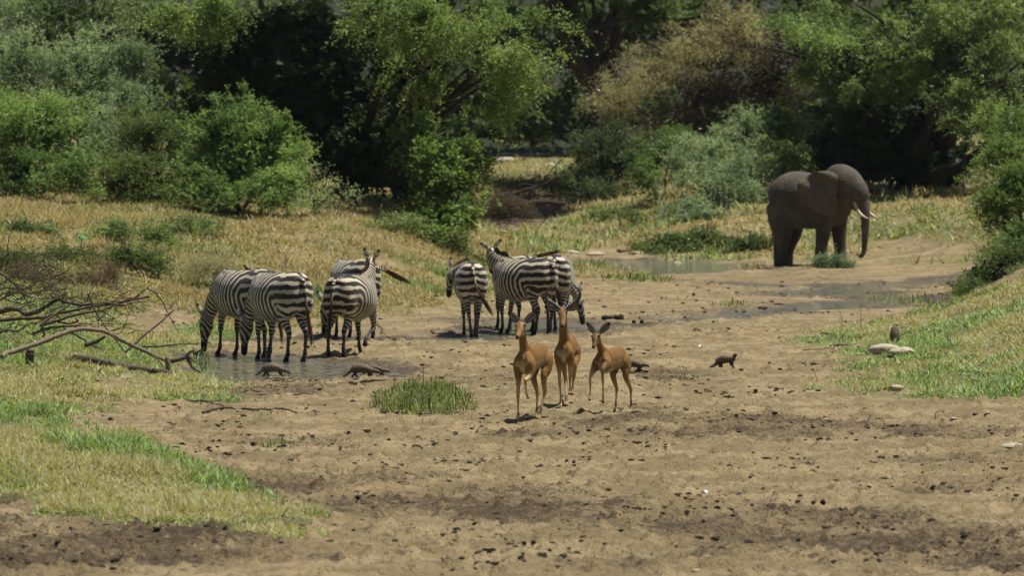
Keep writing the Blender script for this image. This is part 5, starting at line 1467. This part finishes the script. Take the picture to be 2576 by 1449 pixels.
    for pts, r0, r1 in (([(1520, 330, 203), (1505, 260, 203), (1475, 200, 203), (1440, 130, 202), (1400, 20, 202), (1380, -60, 202)], .42, .22), ([(1500, 240, 203), (1490, 170, 203), (1520, 80, 203), (1570, -20, 203)], .34, .2), ([(1545, 300, 204), (1540, 150, 204), (1550, 70, 204), (1540, -40, 204)], .26, .2), ([(1440, 130, 202), (1500, 70, 202), (1600, 40, 202)], .16, .06)):
        mb = tube_mesh([([W(*p) for p in pts], r0, r1)], 10, .02)
        mesh_from('bough', mb.verts(), mb.F, M_BARK, r)
    gt = bpy.data.objects['great_tree']
    o = foliage('overhanging_branch', gt, [(1960, 60, 160, 60, 18, .8), (2040, 80, 161, 50, 14, .7), (2010, 45, 161, 60, 16, .8), (2100, 100, 162, 45, 12, .5)], 260, 'bright', leaf=.09, L=.7, nl=12, seed=33, gap=.38, up=-.1)
    shift(o, np.array(gt.location))

build_vegetation()

# ------------------------------------------------------------------ plants and tussocks near the water
def tussock(name, label, pts, n, L, wd, pal_dry, group=None):
    """pts: picture marks of the outline"""
    P = gpoly(pts); lo, hi = P.min(0), P.max(0)
    x = rng.uniform(lo[0], hi[0], n * 4); y = rng.uniform(lo[1], hi[1], n * 4)
    sd = poly_sd(x, y, P)
    k = np.where(sd > rng.uniform(-.1, .12, len(x)))[0][:n]
    x, y, sd = x[k], y[k], sd[k]; z = Hq(x, y); m = len(x)
    c = P.mean(0); root = (float(c[0]), float(c[1]), float(Hq(c[0], c[1])[0]))
    col = grass_colours(m, np.full(m, pal_dry))
    cl = fbm(x * 3, y * 2, 7, 2)
    o = blades(name, x - root[0], y - root[1], z - root[2], L * rng.uniform(.45, 1.2, m) * (.5 + .9 * np.clip(sd / .3, 0, 1)) * (.6 + .8 * sstep(.35, .65, cl)), np.full(m, wd) * rng.uniform(.6, 1.5, m), .8, col, M_GRASS, droop=.9)
    o.location = root
    tag(o, label, 'grass tussock', group)
    if n < 1000: o['kind'] = 'stuff'
    return o
GT = 'grass tussocks on the river bed'
tussock('grass_tussock', 'large lush green grass tussock on the sand left of the front impala', [(925, 1030), (930, 1000), (985, 985), (1080, 972), (1150, 985), (1195, 1010), (1205, 1035), (1130, 1047), (1000, 1049)], 3400, .23, .013, .22, GT)
tussock('grass_tussock', 'small sparse grass tuft beside the long dark stick', [(640, 1050), (680, 1045), (700, 1056), (650, 1060)], 70, .22, .010, .2, GT)
tussock('grass_tussock', 'dark flattened grass tuft on the sand below the long dark stick', [(645, 1120), (720, 1114), (745, 1124), (660, 1128)], 160, .16, .012, .2, GT)
tussock('grass_tussock', 'little grass tuft on the sand below the lone mongoose', [(1690, 950), (1740, 944), (1760, 952), (1700, 955)], 110, .15, .012, .3, GT)
tussock('grass_tussock', 'tiny bright tuft on pale sand right of the dung heaps', [(1775, 846), (1800, 844), (1800, 850), (1778, 851)], 50, .16, .012, .1, GT)
tussock('grass_tussock', 'green tuft between the right stream and the sand', [(1780, 768), (1880, 762), (1890, 772), (1800, 776)], 140, .16, .02, .4, GT)
tussock('grass_tussock', 'bright green fringe on the shore behind the rightmost zebra', [(1490, 700), (1600, 698), (1740, 706), (1680, 712), (1540, 710)], 600, .16, .03, .05, GT)
tussock('grass_tussock', 'straw coloured tuft at the water edge in front of the elephant', [(1850, 668), (1930, 664), (1950, 680), (1870, 684)], 160, .22, .035, .7, GT)
tussock('grass_tussock', 'green reeds standing in the pool under the dead branches', [(440, 900), (520, 890), (560, 905), (545, 935), (470, 930)], 420, .22, .014, .12, GT)
tussock('grass_tussock', 'green strip of grass at the top of the right hand stream', [(2150, 752), (2350, 745), (2420, 760), (2300, 772), (2180, 764)], 420, .2, .022, .2, GT)

def big_leaf_plant():
    b = hit(200, 632)
    root = empty('leafy_plant', b); tag(root, 'tall plant with a few large pale leaves on the left bank', 'plant')
    top = (at(203, 588, b.y) - b)
    mb = tube_mesh([([(0, 0, 0), tuple(top * .5 + Vector((.03, 0, 0))), tuple(top)], .014, .008)], 6)
    mesh_from('stem', mb.verts(), mb.F, M_BARK, root)
    for k in range(13):
        a = rng.uniform(0, 6.28); d = Vector((math.cos(a), math.sin(a), rng.uniform(-.3, .5))).normalized()
        s = d.cross(Vector((0, 0, 1))).normalized(); L = rng.uniform(.13, .2); c = top + Vector((0, 0, rng.uniform(-.1, .06)))
        V = []; n = s.cross(d)
        for t, w in ((0, .01), (.25, .6), (.55, .75), (.8, .45), (1, .03)):
            p = c + d * (.03 + L * t) - Vector((0, 0, .06 * t * t)); V += [tuple(p - s * w * L * .5 - n * .01), tuple(p + n * .006), tuple(p + s * w * L * .5 - n * .01)]
        F = []
        for i in range(4):
            for j in range(2): q = i * 3 + j; F.append([q, q + 1, q + 4, q + 3])
        g = rng.uniform(.8, 1.2)
        mesh_from('leaf', V, F, M_LEAF, root, attrs={'Col': np.tile(np.array([.10, .22, .07]) * g, (len(V), 1))})
big_leaf_plant()

# ------------------------------------------------------------------ dead branches and sticks
def branch(label, lines, D0, D1=None, name='dead_branch', group='dead branches on the left bank', mat=None, off=(0, 0, 0)):
    """lines: list of (points in picture marks, r0, r1); distance runs D0 -> D1 along the first line"""
    D1 = D0 if D1 is None else D1
    W = []
    for pts, r0, r1 in lines:
        W.append(([np.array(at(x, y, D0 + (D1 - D0) * i / max(1, len(pts) - 1))) for i, (x, y) in enumerate(pts)], r0 * 1.22, r1 * 1.22))
    base = W[0][0][0].copy()
    root = empty(name, tuple(base)); tag(root, label, 'branch' if 'stick' not in name else 'stick', group)
    for i, (pts, r0, r1) in enumerate(W):
        mb = tube_mesh([([p - base for p in pts], r0, r1)], 8, .004)
        mesh_from('limb' if i == 0 else 'twig', mb.verts(), mb.F, mat or M_DEADWOOD, root)
    return root

def z5(pts): return [(x / 2.991, 531.5 + y / 2.991) for x, y in pts]
def zm(pts): return [((800 + x / 5.152) / 1.2795, (1120 + y / 5.152) / 1.2795) for x, y in pts]
def zr(pts): return [((2600 + x / 3.622) / 1.2795, (980 + y / 3.622) / 1.2795) for x, y in pts]

def build_branches():
    b = branch
    b('longest dead branch, arching from the left edge down to the pool', [(z5([(15, 1095), (40, 1070), (130, 1045), (300, 985), (450, 930), (590, 885), (720, 895), (830, 925), (950, 990), (1060, 1040), (1150, 1085), (1250, 1125)]), .036, .022), (z5([(830, 930), (880, 985), (940, 1065)]), .012, .007), (z5([(1150, 1090), (1200, 1130), (1235, 1190)]), .012, .006)], 74, 76.5, mat=M_PALEWOOD)
    b('thick crooked dead branch lying level above the long arching one', [(z5([(-60, 775), (0, 755), (80, 735), (140, 740), (190, 775), (280, 755), (350, 715), (430, 665), (520, 690), (650, 705), (800, 695), (940, 708)]), .042, .014), (z5([(430, 670), (470, 635), (500, 605)]), .014, .006), (z5([(190, 775), (250, 765), (330, 745)]), .016, .008)], 79, 77.5)
    b('slender dead branch running level and ending in a forked tip at the right', [(z5([(-60, 822), (0, 820), (150, 810), (340, 800), (450, 765), (560, 745), (700, 715), (860, 695), (1000, 665), (1120, 645)]), .026, .012), (z5([(1010, 655), (1060, 612), (1110, 575), (1140, 540)]), .010, .005), (z5([(1040, 670), (1080, 700), (1130, 715)]), .008, .004)], 78, 77.5)
    b('smooth curved dead branch under the level ones', [(z5([(300, 860), (380, 838), (460, 815), (600, 770), (780, 740), (885, 700)]), .024, .010)], 77.3)
    b('thin drooping branch hanging from the forked tip towards the zebras', [(z5([(1110, 577), (1200, 650), (1245, 730), (1280, 800), (1345, 925)]), .011, .004)], 77.5)
    b('straight dead branch leaning up to the right beside the pool', [(z5([(940, 1065), (1010, 1000), (1100, 920), (1200, 840), (1310, 740)]), .018, .010)], 76.5, 77)
    b('thick pale log lying on the grass', [(z5([(505, 1130), (600, 1110), (720, 1130), (900, 1166), (1050, 1190), (1160, 1208), (1255, 1218)]), .055, .040)], 75.3, 74.5, mat=M_DEADWOOD)
    b('upright pale stump where the log ends', [(z5([(1272, 1262), (1264, 1180), (1256, 1095)]), .042, .030)], 74.6, name='stump', mat=M_PALEWOOD)
    b('short upright stump in the grass at the left', [(z5([(212, 1182), (220, 1110), (226, 1050)]), .06, .052)], 73.5, name='stump')
    b('forked dead branch bridging the stump and the pool edge', [(z5([(1280, 1130), (1380, 1105), (1400, 1085), (1460, 1040)]), .030, .012), (z5([(1400, 1090), (1440, 1170), (1505, 1218)]), .022, .012), (z5([(1400, 1090), (1500, 1160), (1575, 1300)]), .010, .004)], 75)
    b('thin crossing branch behind the long arching one', [(z5([(660, 620), (690, 690), (730, 780), (800, 880), (860, 960)]), .014, .006)], 77)
    b('sinuous thin dead branch at the far left reaching high up', [(z5([(5, 440), (20, 370), (60, 330), (130, 305), (230, 325)]), .012, .004), (z5([(60, 330), (60, 240), (85, 150), (130, 70)]), .009, .003)], 82)
    b('long thin branch crossing down to the right at the left edge', [(z5([(0, 465), (80, 520), (150, 590), (190, 660), (225, 735)]), .018, .009)], 80)
    b('short branch rising to the right through the tangle', [(z5([(305, 890), (330, 840), (420, 770), (500, 720), (570, 660)]), .018, .012)], 76.8, mat=M_PALEWOOD)
    b('thin bowed branch at the left edge of the tangle', [(z5([(-20, 675), (60, 640), (150, 608), (290, 628)]), .011, .005), (z5([(150, 610), (200, 640), (240, 655)]), .008, .004)], 79.5)
    b('forked thin branch rising towards the dry brush', [(z5([(-10, 560), (80, 500), (200, 490), (290, 465), (380, 370)]), .010, .004), (z5([(290, 465), (340, 500), (410, 545)]), .006, .003)], 81)
    b('thin hanging twig below the middle of the slender branch', [(z5([(742, 700), (735, 800), (740, 905)]), .008, .003)], 77.4)
    b('faint twig hanging near the forked tip', [(z5([(885, 702), (850, 800), (830, 885)]), .006, .003)], 77.4)
    b('twisted thin branch low in the tangle', [(z5([(-20, 915), (60, 893), (130, 905), (200, 855), (280, 842)]), .016, .007)], 77)
    b('dark knotted branch low in the tangle, right of the twisted one', [(z5([(240, 925), (300, 900), (360, 880), (480, 868), (600, 862), (700, 885)]), .020, .008), (z5([(430, 835), (520, 845), (585, 825), (560, 808)]), .014, .010), (z5([(320, 900), (330, 932), (310, 940)]), .014, .01)], 76.8)
    b('short broken log in the grass under the arching branch', [(z5([(640, 1008), (720, 980), (790, 945)]), .034, .022)], 76.2)
    b('thin branch crossing above the short broken log', [(z5([(480, 880), (600, 950), (680, 1000), (770, 1035)]), .018, .008)], 76.4)
    b('straight pole reaching from the arching branch towards the leftmost zebra muzzle', [(z5([(1070, 1020), (1200, 1018), (1350, 1000), (1485, 1000)]), .013, .008)], 77)
    b('grey twigs fanning out at the left edge below the sinuous branch', [(z5([(-10, 590), (60, 575), (140, 600), (240, 655)]), .016, .006), (z5([(0, 640), (120, 690), (240, 705), (320, 720)]), .009, .004), (z5([(180, 690), (300, 670), (420, 640), (570, 603)]), .007, .003)], 80.5)
    # fine twigs of the tangle, too many to tell apart
    lines = []
    for q in range(280):
        x0 = rng.uniform(-20, 330); y0 = rng.uniform(735, 845) if rng.random() < .6 else rng.uniform(640, 760)
        if y0 < 740: x0 = rng.uniform(-20, 150)
        a = rng.normal(-.25, .5); Lp = rng.uniform(25, 90); D = rng.uniform(76.5, 81)
        pts = [(x0 + Lp * t * math.cos(a) + rng.normal(0, 2), y0 + Lp * t * math.sin(a) + rng.normal(0, 3) + 8 * t * t) for t in (0, .35, .7, 1)]
        lines.append(([np.array(at(px, py, D)) for px, py in pts], rng.uniform(.005, .012), .002))
    mb = tube_mesh(lines, 3, .004)
    tag(mesh_from('fine_twigs', mb.verts(), mb.F, M_DEADWOOD), kind='stuff')
    S = 'sticks lying on the river bed'
    def stick(label, lines, mat=None):
        # sticks rest on the ground: each mark is dropped on it
        W = []
        for pts, r0, r1 in lines: W.append(([np.array(hit(x, y)) + [0, 0, r0 * .9] for x, y in pts], r0, r1))
        for pts, r0, r1 in W:
            if len(pts) > 1:
                S_ = catmull(np.array(pts), len(pts) * 4)
                S_[:, 2] = Hq(S_[:, 0], S_[:, 1]) + r0 * .9 + .006
                zz_ = S_[:, 2].copy()
                for i_ in range(len(S_)): S_[i_, 2] = zz_[max(0, i_ - 2):i_ + 3].max() * .7 + zz_[i_] * .3
                pts[:] = list(S_)
        base = W[0][0][0].copy(); root = empty('stick', tuple(base)); tag(root, label, 'stick', S)
        for i, (pts, r0, r1) in enumerate(W):
            mb = tube_mesh([([p - base for p in pts], r0, r1)], 7, .003)
            mesh_from('limb' if i == 0 else 'twig', mb.verts(), mb.F, mat or M_DEADWOOD, root)
    stick('knotted stick directly below the left mongoose', [(zm([(150, 585), (320, 575), (430, 600), (550, 606), (578, 650)]), .014, .009), (zm([(420, 578), (600, 582), (780, 562)]), .009, .006)])
    stick('arched stick right of the knotted stick', [(zm([(560, 605), (660, 616), (760, 580), (860, 550), (935, 582)]), .013, .007)], M_PALEWOOD)
    stick('short pale stick between the two mongooses', [(zm([(900, 600), (1000, 592), (1070, 585), (1190, 560), (1285, 520)]), .008, .005)], M_PALEWOOD)
    stick('pale straight stick at the edge of the left grass', [(zm([(-60, 682), (0, 680), (150, 675), (330, 680), (430, 700), (525, 728)]), .011, .006)], M_PALEWOOD)
    stick('long pale stick behind the lush tussock', [(zm([(1670, 652), (1760, 648), (1850, 622), (1950, 622), (2100, 612), (2400, 592), (2560, 570), (2650, 575), (2780, 590)]), .026, .015), (zm([(1850, 625), (1930, 645), (1985, 665)]), .007, .004)], M_PALEWOOD)
    zb = lambda pts: [((x / 1.84) / 1.2795, (1200 + y / 1.84) / 1.2795) for x, y in pts]
    stick('long dark stick with a fork on the left sand', [(zb([(1200, 250), (1260, 238), (1340, 225), (1430, 222), (1500, 234), (1580, 228), (1660, 240), (1760, 246)]), .020, .010), (zb([(1062, 180), (1130, 176), (1200, 176), (1270, 192), (1335, 222)]), .012, .009), (zb([(1560, 216), (1590, 222), (1610, 238)]), .008, .008)])
    stick('short grey stick in line with the long dark stick', [(zm([(780, 1100), (870, 1096), (950, 1100), (1050, 1112), (1140, 1125)]), .011, .008)], M_PALEWOOD)
    stick('tiny dark stick above the long dark stick', [(zm([(740, 828), (850, 822), (985, 828)]), .007, .004)])
    stick('curved stick on the sand near the sitting mongoose', [(zr([(150, 375), (250, 380), (350, 374), (450, 360), (540, 340), (600, 312), (640, 290)]), .010, .004)])
    stick('straight stick left of the large pale stone', [(zr([(-60, 545), (0, 540), (200, 535), (300, 540), (410, 548)]), .009, .004)])
    stick('dark stick in green grass above the straight stick', [(zr([(280, 492), (350, 482), (420, 490), (550, 502)]), .012, .007), (zr([(300, 520), (330, 490), (370, 470)]), .008, .004)])
    stick('pale forked root at the left end of the large pale stone', [(zr([(690, 682), (760, 660), (810, 652), (850, 630)]), .013, .006), (zr([(760, 660), (790, 640), (810, 620)]), .008, .004)], M_PALEWOOD)
    stick('pale half buried stick in the lower right sand', [(zr([(930, 1425), (1000, 1432), (1060, 1440), (1140, 1440)]), .010, .005), (zr([(680, 1440), (720, 1380), (800, 1352), (870, 1370), (930, 1425)]), .006, .005)], M_DEADWOOD)
    stick('thin long twig on the sand right of the impala feet', [([(1655, 1090), (1720, 1094), (1800, 1092), (1900, 1092)], .009, .004), ([(1605, 1077), (1630, 1088), (1648, 1090)], .006, .004)], M_PALEWOOD)
    stick('small curled stick at the end of the middle stream', [([(958, 840), (962, 832), (952, 822), (948, 812)], .012, .006), ([(958, 840), (975, 848), (985, 850)], .008, .006)])
    # stalks standing up
    def stalk(label, pts, r=.004):
        b0 = hit(*pts[0]); W = [np.array(at(x, y, b0.y)) - np.array(b0) for x, y in pts]
        root = empty('dry_stalk', b0); tag(root, label, 'stalk', 'dry stalks standing on the right')
        mb = tube_mesh([(W, r, r * .5)], 5, .002); mesh_from('stem', mb.verts(), mb.F, M_PALEWOOD, root)
    stalk('tall pale stalk standing over the curved stick', zr([(575, 300), (615, 270), (622, 120), (610, -10)]), .008)
    stalk('fainter stalk left of the tall pale stalk', zr([(400, 290), (405, 200), (355, 20)]), .006)
    stalk('dark leaning stalk on bare sand left of the large pale stone', zr([(135, 940), (90, 820), (45, 690)]), .007)
    stalk('dark bent stalk on the lower right sand', zr([(1488, 1340), (1500, 1270), (1540, 1240), (1590, 1220)]), .007)
    stalk('thin stalk leaning right in the sand right of the impalas', [(1638, 1090), (1655, 1060), (1672, 1032)], .006)
build_branches()

def build_hollow():
    for i, (pts, r, lab) in enumerate([
        ([(1195, 545), (1260, 520), (1330, 508), (1420, 512)], .16, 'dark fallen trunk lying across the shaded hollow'),
        ([(1215, 500), (1280, 488), (1350, 470), (1400, 450)], .08, 'dark dead limb rising to the right above the shaded hollow'),
        ([(1250, 560), (1290, 520), (1310, 470), (1360, 440)], .06, 'thin dead limb standing up from the shaded hollow'),
        ([(1180, 530), (1230, 535), (1300, 552)], .09, 'short dark limb at the left of the shaded hollow')]):
        D = 166 + i * 2
        W = [np.array(at(x, y, D)) for x, y in pts]; b0 = W[0].copy()
        root = empty('fallen_limb', tuple(b0)); tag(root, lab, 'branch', 'fallen limbs in the hollow')
        mb = tube_mesh([([w - b0 for w in W], r, r * .5)], 8, .02); mesh_from('limb', mb.verts(), mb.F, M_BARK, root)
        for q in range(7):
            s0 = W[1 + q % (len(W) - 1)]; e = s0 + rng.normal(0, .7, 3) * [1, .5, .7]
            mb = tube_mesh([([s0 - b0, (s0 + e) / 2 - b0 + [0, 0, .15], e - b0], r * .3, r * .08)], 5, .01); mesh_from('twig', mb.verts(), mb.F, M_BARK, root)
build_hollow()

# ------------------------------------------------------------------ dung heaps, stones
def lump_mesh(r, seed, squash=.6, rough=.35, sub=3):
    import bmesh
    bm = bmesh.new(); bmesh.ops.create_icosphere(bm, subdivisions=sub, radius=1.0)
    V = np.array([v.co[:] for v in bm.verts]); F = [[v.index for v in f.verts] for f in bm.faces]; bm.free()
    n = fbm(V[:, 0] * 1.6 + seed, V[:, 1] * 1.6, V[:, 2] * 1.6 + seed * 2, 3) - .5
    n2 = fbm(V[:, 0] * 5 + seed, V[:, 1] * 5, V[:, 2] * 5, 2) - .5
    V = V * (1 + rough * 2 * n + rough * .6 * n2)[:, None] * np.array(r)
    V[:, 2] = V[:, 2] * squash + np.array(r)[2] * squash * .35
    return V, F

def build_lumps():
    G = 'dung heaps on the river bed'
    for i, (px, py, w, h, k, lab) in enumerate([
        (1542, 806, 36, 16, 4, 'largest dung heap beside the stream right of the drinking zebra'), (1605, 814, 18, 13, 2, 'rounded dung lump just right of the largest heap'), (1636, 813, 14, 9, 1, 'smooth dung lump at the right end of the row'), (1492, 804, 10, 6, 1, 'smallest dung lump at the left end of the row'),
        (1340, 1180, 40, 14, 4, 'low flat dung heap in the foreground centre'), (1388, 1170, 18, 16, 2, 'upright dung lump joining the low flat heap'), (1435, 1170, 16, 14, 2, 'dark round dung lump right of the upright lump'), (1602, 1168, 24, 8, 2, 'brown dung patch right of the foreground heaps'),
        (2535, 1208, 34, 18, 3, 'black dung heap near the right edge of the foreground'), (2395, 1190, 15, 9, 1, 'round dung ball left of the black heap'), (1995, 1185, 12, 7, 1, 'small isolated dung ball in the foreground right of centre'), (1925, 714, 26, 8, 2, 'dark lump between the right hand streams'),
        (1920, 680, 20, 9, 2, 'dark dung lump near the elephant hind foot'), (543, 1112, 14, 9, 2, 'dark dung lump alone on the left sand'), (2060, 1275, 22, 14, 2, 'black lump on the dark mud at lower right'), (2115, 1285, 26, 10, 3, 'scattered black crumbs beside the black mud lump'),
        (1400, 1430, 0, 0, 0, ''), (912, 1385, 24, 9, 2, 'dark dung lump at the bottom centre left'), (1330, 1378, 22, 10, 2, 'blurred dark dung lump at the bottom centre'), (796, 1045, 14, 5, 1, 'dung lump at the end of the grey stick'), (735, 893, 14, 8, 1, 'dark stone like lump in the pool at the near zebra foot'),
        (2110, 777, 14, 6, 1, 'lump at the shore of the right stream'), (1960, 772, 20, 7, 1, 'muddy lump beside the shallow thread of water'), (2500, 1352, 20, 8, 1, 'dark clod at lower right'), (2470, 1048, 26, 8, 2, 'brown clod near the right edge'), (2465, 1075, 12, 8, 1, 'reddish clod below the brown clod')]):
        if k == 0: continue
        p = hit(px, py); D = p.y
        root = empty('dung_heap', (p.x, D, float(Hq(p.x, D)[0]))); tag(root, lab, 'dung', G)
        for q in range(k):
            f = 1 if k == 1 else .62
            dx = 0 if k == 1 else (q / (k - 1) - .5) * w * 1.1
            V, F = lump_mesh((w * f / (1 if k == 1 else k ** .35) * .5 * D / FPX * 1.25, w * f * .42 * D / FPX, h * .5 * D / FPX * rng.uniform(.8, 1.25)), i * 7 + q, .95)
            V += [dx * D / FPX, rng.normal(0, .04), 0]
            mesh_from('lump', V, F, M_CLOD, root)
    G = 'stones'
    for i, (px, py, w, h, pale, lab) in enumerate([
        (2226, 900, 84, 38, 1, 'large pale stone with a rounded top at the edge of the right bank'), (2272, 902, 66, 32, 1, 'pale stone adjoining the right end of the large stone'), (2256, 985, 38, 18, 1, 'pale stone half sunk in the grass edge below the large stone'),
        (2430, 980, 44, 22, 0, 'brown tilted stone in the right grass'), (2550, 1132, 60, 22, 1, 'flat pale slab at the right edge'), (2475, 1075, 30, 16, 0, 'reddish brown stone left of the flat slab'), (2400, 1058, 20, 8, 1, 'small grey stone on the right sand'),
        (1270, 408, 50, 26, 1, 'sunlit pale boulder in the gap between the trees'), (1385, 420, 34, 22, 1, 'pale boulder at the right of the gap'), (1250, 583, 52, 18, 1, 'flat pale boulder at the lower edge of the shaded hollow'), (1500, 640, 50, 16, 1, 'pale stone on the far shore left of the pool'),
        (1440, 635, 34, 14, 1, 'rounded brown stone at the far shore behind the zebras'), (1570, 632, 40, 14, 0, 'dark stone between two pale ones on the far shore'), (1605, 640, 36, 12, 1, 'low pale stone at the far shore right of the dark one'), (1705, 660, 22, 9, 1, 'bright pebble at the back pool edge'),
        (1740, 660, 28, 7, 1, 'second bright pebble at the back pool edge'), (1875, 686, 32, 5, 1, 'flat stone lying in the back stream'), (1760, 1446, 40, 10, 1, 'pale stone at the very bottom of the picture'), (1600, 682, 16, 6, 1, 'little stone breaking the surface of the back pool')]):
        p = hit(px, py); D = p.y
        V, F = lump_mesh((w * .5 * D / FPX, w * .38 * D / FPX, h * .48 * D / FPX), 100 + i * 3, .9, .34)
        o = mesh_from('stone', V, F, M_STONE if pale else M_STONE2)
        o.location = (p.x, D, float(Hq(p.x, D)[0]) - h * .05 * D / FPX + (.05 if i < 3 else 0))
        tag(o, lab, 'stone', G)
build_lumps()
tot = sum(len(o.data.loops) - 2 * len(o.data.polygons) for o in bpy.data.objects if o.type == 'MESH')
print('triangles', tot, 'objects', len(bpy.data.objects))
# ------------------------------------------------------------------ thin haze over the whole valley
def build_haze():
    V = [(x, y, z) for z in (-1.6, 42) for (x, y) in ((-190, -6), (190, -6), (190, 340), (-190, 340))]
    F = [[3, 2, 1, 0], [4, 5, 6, 7], [0, 1, 5, 4], [1, 2, 6, 5], [2, 3, 7, 6], [3, 0, 4, 7]]
    m = bpy.data.materials.new('air'); m.use_nodes = True; nt = m.node_tree
    nt.nodes.remove(nt.nodes['Principled BSDF'])
    v = nt.nodes.new('ShaderNodeVolumePrincipled'); v.inputs['Color'].default_value = (.80, .88, 1, 1); v.inputs['Density'].default_value = .00004
    nt.links.new(v.outputs[0], nt.nodes['Material Output'].inputs['Volume'])
    o = mesh_from('haze', V, F, m, smooth=False); tag(o, kind='stuff')
build_haze()
